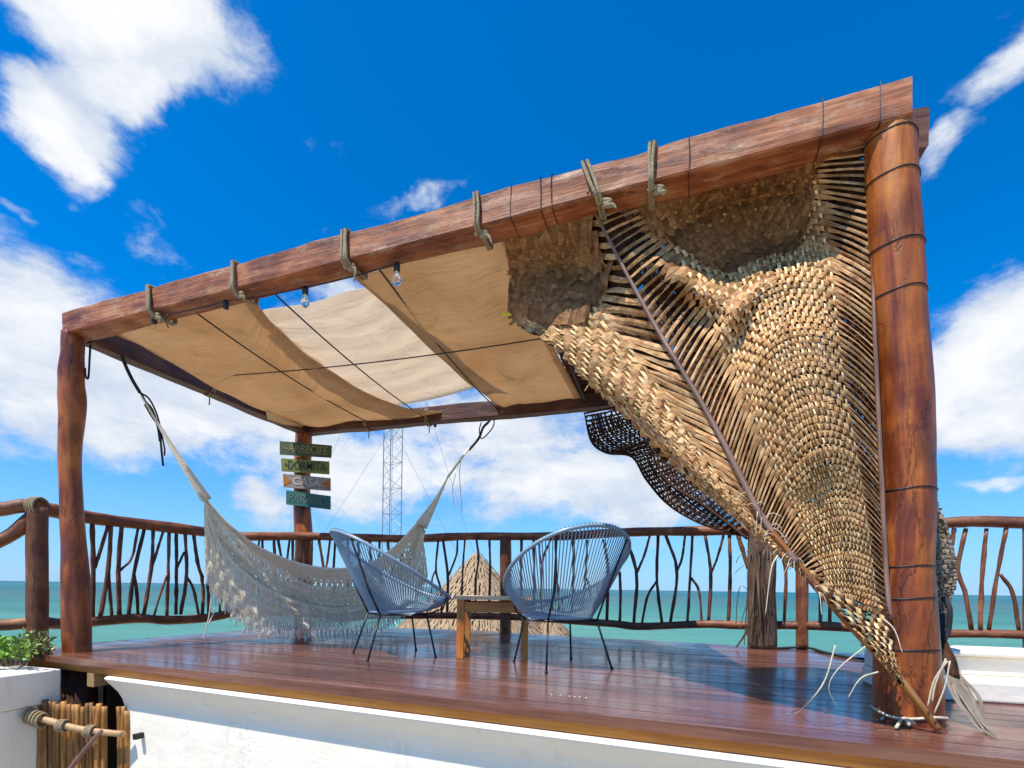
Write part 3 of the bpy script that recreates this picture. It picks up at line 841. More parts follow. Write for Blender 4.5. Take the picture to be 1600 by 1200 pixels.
# ------------------------------------------------------------------ railing
RX = [-200, 58, 318, 474, 640, 800, 1000, 1100, 1160, 1253, 1400, 1600, 1800]
RD = [3.6, 4.08, 5.45, 5.95, 6.2, 6.0, 5.35, 5.0, 4.85, 4.62, 4.3, 3.93, 3.6]
def railD(x):
    for i in range(len(RX) - 1):
        if x <= RX[i + 1]: t = (x - RX[i]) / (RX[i + 1] - RX[i]); return RD[i] * (1 - t) + RD[i + 1] * t
    return RD[-1]
def rlog(pts, r_, nm, parent, mt='rail', n_=26, seed=1.0, jit=.12):
    P3 = [atD(x, y, railD(x)) for x, y in pts]
    q = catmull(P3, n_); mb = MB()
    mb.tube(q, [r_ * (1 + .12 * noise.noise(Vector((i * .4, seed, 3)))) for i in range(n_)], 10, True, jit=jit, jscale=4, seed=seed)
    return mb.build(nm, M[mt], parent, True)
def rpost(x, y0, y1, wpx, parent, seed):
    D = railD(x); cf = math.cos(math.atan((x - 800) / 780)); return log([atD(x, y0, D), atD(x, (y0 + y1) / 2, D), atD(x, y1, D)], [wpx / 2 / FPX * D * cf] * 3, 'post', M['rail'], parent, 16, 12, .08, 3, seed)
rl_left = empty('railing', tuple(ondeck(58, 1012)), label='rustic log railing with branch balusters left of the hammock', cat='railing')
rl_back = empty('railing', tuple(ondeck(790, 988)), label='rustic log railing with forked branch balusters behind the blue chairs', cat='railing')
rl_right = empty('railing', (4, 4, 0), label='rustic branch railing at the far right beyond the thick post', cat='railing')
rpost(58, 1012, 793, 38, rl_left, 2)
rlog([(-160, 792), (-60, 793), (0, 796), (40, 790), (75, 796), (100, 802), (160, 812), (230, 820), (318, 831)], .056, 'top_rail', rl_left, n_=40, seed=4)
rlog([(-160, 978), (0, 977), (60, 972), (100, 975), (160, 970), (215, 966), (260, 969), (310, 967), (345, 962), (372, 955)], .048, 'bottom_rail', rl_left, n_=40, seed=5)
rlog([(-160, 905), (0, 845), (52, 806)], .05, 'brace', rl_left, n_=12, seed=6)
rpost(790, 988, 838, 18, rl_back, 3); rpost(1253, 1015, 860, 20, rl_back, 4)
rlog([(372, 838), (474, 838), (560, 840), (640, 842), (720, 838), (800, 838), (880, 838), (940, 834), (1000, 831), (1080, 830), (1160, 829), (1253, 829), (1360, 829), (1440, 830)], .05, 'top_rail', rl_back, n_=60, seed=7)
rlog([(350, 958), (474, 958), (560, 962), (640, 962), (720, 962), (800, 964), (870, 968), (960, 975), (1000, 979), (1100, 975), (1160, 977), (1253, 977), (1360, 982), (1440, 985)], .042, 'bottom_rail', rl_back, n_=60, seed=8)
rlog([(1470, 818), (1500, 816), (1540, 815), (1600, 817), (1760, 822)], .045, 'top_rail', rl_right, n_=24, seed=9)
rlog([(1465, 990), (1540, 990), (1600, 992), (1760, 996)], .036, 'bottom_rail', rl_right, n_=24, seed=10)
rpost(1605, 1090, 815, 16, rl_right, 5)
def sticks(defs, parent, fx, fy, r_=.017, mt='stick'):
    for k, S in enumerate(defs):
        root = None
        for j, br in enumerate(S):
            pts = [(fx(x), fy(y)) for x, y in br]
            P3 = [atD(x, y, railD(x)) + Vector((0, random.uniform(-.012, .012), 0)) for x, y in pts]
            n_ = 12; q = catmull(P3, n_); mb = MB(); rr_ = r_ * (1.0 if j == 0 else .72) * random.uniform(.85, 1.15)
            mb.tube(q, [rr_ * (1 + .25 * noise.noise(Vector((i * .7, k * 3.1, j)))) for i in range(n_)], 7, True, jit=.32, jscale=14, seed=k * 1.7 + j)
            if root is None: root = mb; 
            else: root.add(mb.v, mb.f, mb.uv)
        root.build('baluster', M[mt], parent, True)
s1 = [[[(350, 285), (352, 440), (350, 640)], [(405, 290), (380, 380), (356, 450)]],
      [[(420, 290), (403, 460), (375, 640)], [(405, 470), (412, 520), (420, 635)]],
      [[(453, 290), (446, 450), (445, 635)], [(517, 300), (495, 410), (452, 460)]],
      [[(545, 300), (505, 470), (480, 635)], [(506, 478), (516, 540), (515, 630)]],
      [[(573, 305), (570, 440), (540, 630)], [(615, 305), (590, 390), (570, 450)]],
      [[(632, 310), (628, 470), (625, 630)], [(626, 470), (605, 540), (578, 630)]],
      [[(662, 315), (662, 470), (660, 625)], [(692, 390), (680, 420), (662, 460)]],
      [[(695, 320), (702, 480), (680, 625)], [(703, 486), (725, 530), (745, 625)]],
      [[(725, 320), (740, 430), (757, 485)], ], [[(758, 480), (760, 550), (760, 625)]],
      [[(785, 320), (784, 480), (782, 620)]], [[(825, 330), (826, 480), (824, 615)]], [[(850, 330), (852, 480), (851, 610)]]]
sticks(s1[:9], rl_left, lambda x: x / 2.4, lambda y: 700 + y / 2.4, .0185)
sticks(s1[9:], rl_left, lambda x: x / 2.4, lambda y: 700 + y / 2.4, .017)
# behind the hammock
rnd = random.Random(3)
gen = []
x = 378
while x < 640:
    t = rnd.choice('YAI')
    if t == 'I': gen.append([[(x, 842), (x + rnd.uniform(-4, 4), 900), (x + rnd.uniform(-3, 3), 960)]])
    elif t == 'Y': gen.append([[(x - 8, 842), (x, 900), (x - 2, 960)], [(x + 10, 842), (x + 5, 880), (x, 903)]])
    else: gen.append([[(x, 842), (x + 1, 898), (x - 7, 960)], [(x + 1, 898), (x + 6, 920), (x + 10, 960)]])
    x += rnd.uniform(13, 20)
sticks(gen, rl_back, lambda x: x, lambda y: y, .016)
s3 = [[[(345, 20), (325, 265), (360, 400), (375, 520), (372, 640)], [(325, 270), (298, 330), (288, 420), (255, 620)]],
      [[(385, 20), (425, 320), (420, 620)], [(505, 20), (495, 150), (428, 325)]],
      [[(567, 20), (550, 260), (535, 640)]], [[(665, 20), (682, 180), (658, 340), (655, 640)]], [[(772, 20), (778, 260), (765, 640)]],
      [[(1040, 20), (1035, 300), (1040, 640)]], [[(1140, 20), (1145, 300), (1145, 640)]],
      [[(1280, 20), (1210, 225), (1205, 640)], [(1185, 30), (1190, 130), (1208, 230)]],
      [[(1325, 20), (1325, 350), (1285, 640)], [(1325, 350), (1345, 420), (1350, 640)]],
      [[(1465, 20), (1475, 200), (1460, 640)]],
      [[(1590, 20), (1565, 400), (1530, 650)], [(1580, 340), (1600, 400), (1625, 560)]]]
sticks(s3, rl_back, lambda x: 620 + x / 5.333, lambda y: 840 + y / 5.333, .0155)
s4 = [[[(130, 850), (150, 1000), (145, 1235)]], [[(205, 1000), (208, 1100), (205, 1240)]],
      [[(230, 830), (285, 1010), (272, 1240)], [(345, 830), (320, 920), (286, 1005)]],
      [[(385, 830), (380, 1040), (402, 1245)], [(378, 1045), (335, 1120), (310, 1245)]],
      [[(420, 830), (472, 1000), (440, 1245)], [(512, 830), (500, 930), (473, 1005)]],
      [[(547, 830), (535, 1025), (522, 1245)], [(540, 1028), (575, 1090), (592, 1245)]],
      [[(605, 830), (630, 1010), (620, 1245)], [(692, 830), (665, 920), (632, 1010)]],
      [[(720, 830), (722, 1020), (712, 1250)]],
      [[(758, 830), (780, 900), (808, 985)]],
      [[(930, 880), (985, 985), (975, 1255)], [(1025, 900), (1010, 950), (987, 990)]],
      [[(1148, 830), (1150, 1000), (1145, 1260)]], [[(1195, 830), (1196, 1000), (1192, 1260)]], [[(1290, 830), (1285, 1000), (1292, 1265)]],
      [[(1350, 830), (1355, 1000), (1350, 1265)]], [[(1410, 830), (1400, 1000), (1412, 1265)]]]
sticks(s4, rl_back, lambda x: 900 + x / 3, lambda y: 560 + y / 3, .0165)
s6 = [[[(142, 130), (130, 210), (100, 330)]],
      [[(202, 130), (162, 310), (190, 420), (220, 590)]],
      [[(292, 130), (275, 350), (258, 590)]],
      [[(375, 130), (345, 330), (295, 590)], [(345, 335), (405, 420), (440, 590)]]]
sticks(s6, rl_right, lambda x: 1440 + x / 2.857, lambda y: 780 + y / 2.857, .017, 'rail')
# loose rope that lashes the rail to its post
mb = MB(); c = atD(58, 792, railD(58))
for k in range(4):
    pts = [c + X * (.02 * (k - 1.5)) + Y * .075 * math.cos(a_) + Z * .075 * math.sin(a_) for a_ in [i * math.pi / 4 for i in range(9)]]
    mb.tube(catmull(pts, 24), .009, 6, False)
mb.build('lashing', M['rope'], rl_left, True)

# ------------------------------------------------------------------ signs on the back left post
def sign(pts, mt, text, ink, label, chevrons=False, size=.07, dx=0):
    D = 5.88
    P = [atD(x, y, D) for x, y in pts]       # tl, tr, br, bl
    c = sum(P, Vector()) / 4
    root = empty('sign_board', tuple(c), label=label, cat='sign', group='painted boards on the back left post')
    nn = (P[1] - P[0]).cross(P[3] - P[0]).normalized()
    if nn.y > 0: nn = -nn
    th = .018
    vs = P + [p - nn * th for p in P]
    mb = MB(); L = (P[1] - P[0]).length; H = (P[3] - P[0]).length
    mb.add(vs, [(0, 3, 2, 1), (4, 5, 6, 7), (0, 1, 5, 4), (1, 2, 6, 5), (2, 3, 7, 6), (3, 0, 4, 7)], [[(0, H), (0, 0), (L, 0), (L, H)]] + [[(0, 0), (L, 0), (L, .02), (0, .02)]] * 5)
    bd_ = mb.build('board', mt, root)
    t = (P[1] - P[0]).normalized(); u_ = t.cross(-nn).normalized()
    if u_.z < 0: u_ = -u_
    if chevrons:
        for s_ in (0, 1):
            e0, e1 = (P[0], P[3]) if s_ == 0 else (P[1], P[2]); sg = 1 if s_ == 0 else -1
            mid = (e0 + e1) / 2 + t * sg * L * .18
            v3 = [e0 + nn * .003 - u_ * .006 + t * sg * .003, e1 + nn * .003 + u_ * .006 + t * sg * .003, mid + nn * .003]
            mb = MB(); mb.add(v3 + [p - nn * .002 for p in v3], [(0, 1, 2), (3, 5, 4), (0, 2, 5, 3), (1, 4, 5, 2), (0, 3, 4, 1)], [[(0, 0), (.1, 0), (.1, .1)], [(0, 0)] * 3, [(0, 0)] * 4, [(0, 0)] * 4, [(0, 0)] * 4])
            mb.build('arrow_end', M['s_orange'], bd_)
    cu = bpy.data.curves.new('lettering', 'FONT'); cu.body = text; cu.size = size; cu.align_x = 'CENTER'; cu.align_y = 'CENTER'; cu.extrude = .0012; cu.offset = .0008
    tmp = bpy.data.objects.new('tmp', cu); COL.objects.link(tmp)
    dg = bpy.context.evaluated_depsgraph_get(); me = bpy.data.meshes.new_from_object(tmp.evaluated_get(dg))
    bpy.data.objects.remove(tmp)
    me.materials.clear(); me.materials.append(ink); me.name = 'lettering'
    o = bpy.data.objects.new('lettering', me); COL.objects.link(o)
    mt4 = Matrix((( t.x, u_.x, nn.x, 0), (t.y, u_.y, nn.y, 0), (t.z, u_.z, nn.z, 0), (0, 0, 0, 1)))
    wide = max(v_.co.x for v_ in me.vertices) - min(v_.co.x for v_ in me.vertices)
    me.transform(Matrix.Translation(c + nn * .0035 + t * dx) @ mt4 @ Matrix.Scale(min(1, L * .86 / wide), 4, (1, 0, 0)))
    attach(o, bd_)
sign([(437, 689), (518, 696), (517, 715), (437, 710)], M['s_green'], '~ARRECIFE', M['ink_olive'], 'dark green board with olive lettering, topmost on the back left post', size=.13)
sign([(439, 716), (514, 721), (514, 741), (440, 736)], M['s_olive'], '•DORMITA', M['ink_green'], 'olive green board with darker lettering under the topmost sign board', size=.14)
sign([(442, 740), (516, 747), (516, 767), (443, 761)], M['s_grey'], 'CASA', M['ink_pale'], 'mauve grey board with orange arrow points at both ends', True, size=.13)
sign([(447, 766), (516, 775), (516, 796), (447, 788)], M['s_teal'], 'PARAISO', M['ink_grey'], 'teal board with faint grey lettering, lowest on the post', size=.13)

# ------------------------------------------------------------------ furniture
def acapulco(label):
    """local frame: the sitter faces +x; floor z = 0"""
    root = empty('lounge_chair', (0, 0, 0), label=label, cat='chair', group='round string chairs')
    NR = 72
    def outer(a):
        x = .02 - .43 * math.cos(a) * (1.0); y = .415 * math.sin(a) * (1 + .10 * math.cos(a))
        zf = (math.cos(a) + 1) / 2
        return Vector((x - .06 * zf, y, .43 + .49 * zf ** 1.15))
    def inner(a):
        return Vector((.06 - .235 * math.cos(a), .245 * math.sin(a), .335 + .0 * math.cos(a) + .02 * (1 - math.cos(a)) / 2))
    def shape(f, r_, nm, mt, ns=8):
        mb = MB(); pts = [f(2 * math.pi * i / NR) for i in range(NR + 1)]; mb.tube(pts, r_, ns, False); return mb.build(nm, mt, root, True)
    shape(outer, .013, 'outer_hoop', M['chair_cord']); shape(inner, .010, 'seat_hoop', M['chair_cord'])
    # radial cords, doubled and wound over both hoops
    mb = MB(); nc = 116
    for i in range(nc):
        a = 2 * math.pi * (i + .5) / nc
        po, pi_ = outer(a), inner(a)
        # gap at the front low edge is filled by short cords, back ones are long
        pts = []
        for k in range(5):
            t = k / 4; p = po.lerp(pi_, t); p.z -= .02 * math.sin(math.pi * t); pts.append(p)
        mb.tube(pts, .0042, 5, False)
        ax = (po - pi_).normalized()
        mb.tube([po + ax * .016, po + Z * .016, po - ax * .012], .0036, 5, False)
    mb.build('back_cords', M['chair_cord'], root, True, kind='stuff')
    mb = MB()
    for i in range(30):
        y = -.235 + .47 * (i + .5) / 30
        hx = .235 * math.sqrt(max(0, 1 - (y / .245) ** 2))
        mb.tube([Vector((.06 - hx, y, .335)), Vector((.06, y, .312)), Vector((.06 + hx, y, .350))], .004, 5, False)
    mb.build('seat_cords', M['chair_cord'], root, True, kind='stuff')
    # frame: base hoop and legs of round bar
    lr = .0075
    feet = [(-.25, -.25), (-.25, .25), (.27, -.24), (.27, .24)]
    tops = [(-.15, -.19), (-.15, .19), (.21, -.19), (.21, .19)]
    mb = MB(); ring = [Vector((*t_, .318)) for t_ in (tops[0], tops[1], tops[3], tops[2], tops[0])]
    for i in range(4): mb.tube([ring[i], ring[i + 1]], lr, 6)
    mb.build('seat_frame', M['steel'], root, True)
    for f_, t_ in zip(feet, tops):
        mb = MB(); back = f_[0] < 0
        pts = [Vector((*f_, 0)), Vector((*t_, .318))]
        mb.tube(pts, lr, 7); lg_ = mb.build('leg', M['steel'], root, True)
        mb = MB(); mb.tube([Vector((*f_, .0)), Vector((*f_, .014))], .011, 7); mb.build('foot', M['black'], lg_, True)
    for s_ in (-1, 1):
        mb = MB(); a = math.pi * (.0) + s_ * .62
        mb.tube([Vector((-.15, s_ * .19, .318)), Vector((-.24, s_ * .20, .50)), outer(a)], .007, 6); mb.build('back_stay', M['steel'], root, True)
        mb = MB(); mb.tube([Vector((.21, s_ * .19, .318)), Vector((.34, s_ * .2, .36)), outer(math.pi - s_ * .6)], .007, 6); mb.build('front_stay', M['steel'], root, True)
    return root
def copy_tree(o, parent=None):
    c = o.copy(); COL.objects.link(c)
    if parent is not None: c.parent = parent
    for ch in list(o.children): copy_tree(ch, c)
    return c
ch1 = acapulco('blue-grey string chair in profile, on the left in front of the hammock')
ch2 = copy_tree(ch1); ch2['label'] = 'blue-grey string chair seen from behind, right of the wooden side table'
c1 = (ondeck(540, 1018) + ondeck(573, 1030) + ondeck(646, 1018) + ondeck(696, 1029)) / 4
ch1.location = c1; ch1.rotation_euler.z = R(29); ch1.scale = (.96, .96, .99)
c2 = (ondeck(793, 1033) + ondeck(847, 1051) + ondeck(910, 1030) + ondeck(960, 1048)) / 4
ch2.location = c2; ch2.rotation_euler.z = R(114); ch2.scale = (.97, .97, .98)

tb = empty('side_table', tuple(ondeck(775, 1024)), label='small square wooden table between the two string chairs', cat='table')
pf = [ondeck(718, 1028), ondeck(819, 1030), ondeck(843, 1018), ondeck(744, 1015)]
ex = (pf[1] - pf[0]).normalized(); ey = Vector((-ex.y, ex.x, 0)); TW = (pf[1] - pf[0]).length + .0; TD = .46
o0 = pf[0] + ex * -.0
for (a, b_) in ((0, 0), (1, 0), (0, 1), (1, 1)):
    mb = MB(); c = o0 + ex * (a * (TW)) + ey * (b_ * (TD - .06) + .03); mb.box(c + Z * .215, Z, ex, ey, .43, .052, .052); mb.build('leg', M['table'], tb)
for b_ in (0, 1):
    mb = MB(); c = o0 + ex * TW / 2 + ey * (b_ * (TD - .06) + .03); mb.box(c + Z * .375, ex, ey, Z, TW - .054, .024, .075); mb.build('apron', M['table'], tb)
for a in (0, 1):
    mb = MB(); c = o0 + ex * (a * TW) + ey * (TD / 2); mb.box(c + Z * .375, ey, ex, Z, TD - .114, .024, .075); mb.build('apron', M['table'], tb)
for k in range(5):
    mb = MB(); w_ = (TD + .03) / 5; c = o0 + ex * TW / 2 + ey * (-.012 + w_ * (k + .5)); mb.box(c + Z * (.4435), ex, ey, Z, TW + .09, w_ - .004, .024); mb.build('tabletop_slat', M['table_top'], tb)

# ------------------------------------------------------------------ hammock
PL = atD(192, 560, 4.0); PR = atD(770, 655, 5.55)
def hD(px):
    # distance along the vertical plane through both ends
    u = (px - 800) / FPX
    d = PR - PL; t = (PL.x - u * PL.y) / (u * d.y - d.x); return PL.y + d.y * t
ham = empty('hammock', tuple(atD(480, 960, hD(480))), label='cream fringed hammock slung from the left beam to the back beam', cat='hammock')
top = [(318, 778), (352, 815), (395, 850), (440, 872), (490, 886), (540, 889), (580, 880), (620, 852), (655, 815)]
bot = [(322, 800), (352, 868), (395, 918), (440, 948), (490, 966), (540, 970), (590, 958), (635, 915), (664, 830)]
mid_ = [((a[0] + b_[0]) / 2, (a[1] + b_[1]) / 2) for a, b_ in zip(top, bot)]
def hcurve(c, t, off):
    p = cm_at([Vector((x, y, 0)) for x, y in c], t); return atD(p.x, p.y, hD(p.x) + off)
NS, NV = 190, 36
def hsurf(t, r_, e=0):
    bulge = math.sin(math.pi * t) ** .6
    off = lerp1([.16, -.02, -.12, -.14], r_) * bulge
    a = cm_at([Vector((x, y, 0)) for x, y in top], t); b_ = cm_at([Vector((x, y, 0)) for x, y in bot], t)
    p = a.lerp(b_, r_)
    return atD(p.x, p.y, hD(p.x) + off + e)
vs = []; fs = []; uvs = []
for i in range(NS + 1):
    for j in range(NV + 1):
        t, r_ = i / NS, j / NV
        e = .012 * noise.noise(Vector((t * 9, r_ * 5, 0))) + .004 * math.sin(r_ * 60)
        vs.append(hsurf(t, r_, e))
def lace(i, j):      # open rows of the crochet
    if not 14 < i < NS - 12: return False
    if j in (10, 11, 12) and i % 4 == 0: return True
    if j in (13, 14) and i % 4 == 2: return True
    t = i / NS
    if j > 15 and t < .55 and (i * 7 + j * 13) % 5 == 0 and (i + j) % 2: return True
    if j > 5 and (i % 5 == 0 and j % 4 == 0): return True
    return False
for i in range(NS):
    for j in range(NV):
        if lace(i, j): continue
        fs.append((i * (NV + 1) + j, (i + 1) * (NV + 1) + j, (i + 1) * (NV + 1) + j + 1, i * (NV + 1) + j + 1))
        uvs.append([(a / NS * 3, b_ / NV) for a, b_ in ((i, j), (i + 1, j), (i + 1, j + 1), (i, j + 1))])
mb = MB(); mb.add(vs, fs, uvs); o = mb.build('hammock_bed', M['hammock'], ham, True)
so_ = o.modifiers.new('thick', 'SOLIDIFY'); so_.thickness = .006
# rolled rims
for r_, rad in ((0, .014), (1, .012)):
    mb = MB(); mb.tube([hsurf(i / NS, r_) for i in range(NS + 1)], rad, 6, True, jit=.2, jscale=30); mb.build('rim', M['cotton'], ham, True)
# macrame fringe hanging from the near edge
def fringe(c0, c1_, ncol, nrow, off0, off1, r_, netrows):
    mb = MB()
    C0 = [Vector((x, y, 0)) for x, y in c0]; C1 = [Vector((x, y, 0)) for x, y in c1_]
    def pt(i, j, dj=0):
        t = i / ncol; a = cm_at(C0, t); b_ = cm_at(C1, t); rr_ = j / nrow
        p = a.lerp(b_, rr_); d_ = off0 + (off1 - off0) * rr_ + .02 * noise.noise(Vector((i * .3, j * .8, 1)))
        return atD(p.x + 1.2 * noise.noise(Vector((i * .9, j * .7, 3))), p.y, hD(p.x) + d_)
    for i in range(ncol):
        for ph in (0, 1):
            pts = []
            for j in range(netrows + 1):
                s_ = .5 if (j + ph) % 2 else 0
                pts.append(pt(min(ncol, i + s_ * (1 if ph == 0 else -1) + .0), j))
            mb.tube(pts, r_, 3, False)
        # tassel
        pts = [pt(i + rnd.uniform(-.2, .2), j) for j in range(netrows, nrow + 1)]
        l_ = rnd.uniform(.55, 1.1); pts = [pts[0].lerp(p, l_) for p in pts]
        mb.tube(pts, [r_ * 1.5] + [r_ * 1.7] * (len(pts) - 2) + [r_ * .8], 3, False)
        if i % 2 == 0:
            pts = [pt(i + .5, j) + Y * .01 for j in range(netrows, nrow)]
            mb.tube(pts, r_ * 1.3, 3, False)
    return mb.build('fringe', M['cotton'], ham, False, kind='stuff')
f_top = [(320, 785), (345, 850), (385, 895), (430, 925), (490, 945), (545, 948), (600, 930), (640, 885), (660, 822)]
f_bot = [(322, 905), (340, 950), (385, 988), (430, 1000), (490, 1003), (545, 1000), (605, 985), (645, 950), (670, 905)]
fringe(f_top, f_bot, 130, 12, -.16, -.18, .0042, 8)
fringe([(319, 782), (352, 822), (395, 860), (440, 890), (490, 915), (545, 915)], [(321, 900), (352, 940), (395, 968), (440, 985), (490, 985), (545, 980)], 80, 14, -.1, -.14, .003, 12)
for xx, y0, y1 in ((330, 935, 998), (338, 940, 975), (392, 960, 990)):
    mb = MB(); mb.tube(catmull([atD(xx, y0, hD(xx) - .17), atD(xx - 4, (y0 + y1) / 2, hD(xx) - .17), atD(xx - 12, y1, hD(xx) - .17)], 10), .005, 5); mb.build('tassel', M['cotton'], ham)
# gathered cords and hanging ropes
def cords(end, dst, nm, parent, n_=14):
    a_ = Vector((*dst[0], 0)); b_ = Vector((*dst[1], 0)); m_ = (a_ + b_) / 2
    q = atD(m_.x, m_.y, hD(m_.x)); half = (atD(a_.x, a_.y, hD(a_.x)) - atD(b_.x, b_.y, hD(b_.x))).length / 2
    pts = [end.lerp(q, t / 12) - Z * .02 * math.sin(math.pi * t / 12) for t in range(13)]
    mb = MB(); mb.tube(pts, [.008 + (half - .006) * (t / 12) ** 1.4 for t in range(13)], 14, True, jit=.12, jscale=5)
    o = mb.build(nm, M['cord_plain'], parent, True)
    for k in range(5):
        w_ = (k - 2) / 2.2; d_ = (atD(a_.x, a_.y, hD(a_.x)) - atD(b_.x, b_.y, hD(b_.x))) / 2
        mb = MB(); mb.tube([p + d_ * w_ * (t / 12) ** 1.4 - Y * (.007 + half * (t / 12) ** 1.4 * (1 - .5 * w_ * w_)) for t, p in enumerate(pts)], .0042, 6, True); mb.build('cord', M['cotton'], o, True)
    return o
e1 = atD(221, 618, hD(221)); cords(e1, [(317, 784), (330, 778)], 'end_cords', ham, 7)
e2 = atD(700, 745, hD(700)); cords(e2, [(651, 816), (666, 826)], 'end_cords', ham, 7)
mb = MB(); mb.tube([e2, atD(733, 700, hD(733))], .013, 6); mb.build('end_loop', M['cotton'], ham, True)
def hrope(pts, r_, nm='hanging_rope', mt='black_rope'):
    P3 = [atD(x, y, hD(x)) for x, y in pts]; mb = MB(); mb.tube(catmull(P3, 6 * len(P3)), r_, 6); return mb.build(nm, M[mt], ham, True)
hrope([(188, 535), (192, 560), (205, 590), (219, 614)], .013)
hrope([(219, 612), (228, 628), (238, 640), (246, 665), (250, 690)], .009)
hrope([(219, 614), (232, 622), (243, 642), (249, 664), (240, 655), (226, 632)], .008)
hrope([(250, 672), (252, 700), (255, 728)], .008); hrope([(252, 676), (257, 700), (257, 712)], .006)
hrope([(771, 630), (766, 655), (755, 668), (748, 685), (733, 703)], .014)
hrope([(752, 660), (749, 672), (752, 685), (762, 678), (772, 662), (768, 640)], .007)
hrope([(720, 720), (718, 742), (722, 800)], .005, mt='cotton'); hrope([(712, 740), (707, 765), (710, 790)], .004, mt='cotton')

# ------------------------------------------------------------------ woven palm mats
H_ = .0065
def mk_sheet(cols, offs, D_fn=None):
    """cols: list of image-space columns (p direction), offs: matching towards-camera offsets; q runs down each column"""
    C = [[Vector((x, y, 0)) for x, y in c] for c in cols]
    def S(p, q, e=0.0):
        P = [cm_at(c, q) for c in C]; O = [lerp1(o, q) for o in offs]
        if len(P) == 3:
            a, m_, b_ = P; l0 = 2 * (p - .5) * (p - 1); l1 = 4 * p * (1 - p); l2 = 2 * p * (p - .5)
            x = a * l0 + m_ * l1 + b_ * l2; wm_ = (max(0.0, 4 * p * (1 - p))) ** 1.7; of = (O[0] * (1 - p) + O[2] * p) * (1 - wm_) + O[1] * wm_
        else:
            x = P[0].lerp(P[1], p); of = O[0] * (1 - p) + O[1] * p
        of += e + .022 * noise.noise(Vector((p * 3.2 + 5, q * 7, len(cols) * 2.0))) + .010 * noise.noise(Vector((p * 9, q * 17, 3)))
        if not D_fn and len(P) == 3 and cols[2][0][0] > 1300:
            for (p0_, q0_, p1_, q1_, am) in ((.06, .12, .27, .30, .17), (.16, .335, .44, .30, .10)):
                dx_, dy_ = (p1_ - p0_) * .6, q1_ - q0_; t_ = max(0, min(1, ((p - p0_) * .6 * dx_ + (q - q0_) * dy_) / (dx_ * dx_ + dy_ * dy_)))
                dd_ = math.hypot((p - p0_) * .6 - dx_ * t_, q - q0_ - dy_ * t_); of += am * math.exp(-(dd_ / .024) ** 2) * math.sin(math.pi * (.15 + .7 * t_))
        return D_fn(x.x, x.y, of) if D_fn else onfront(x.x, x.y, of)
    return S
def nrm_at(S, p, q):
    e = .01; a = S(min(1, p + e), q) - S(max(0, p - e), q); b_ = S(p, min(1, q + e)) - S(p, max(0, q - e))
    n_ = a.cross(b_)
    if n_.length < 1e-9: n_ = Vector((0, -1, 0))
    n_.normalize()
    if n_.y > 0: n_ = -n_
    return a.normalized(), b_.normalized(), n_
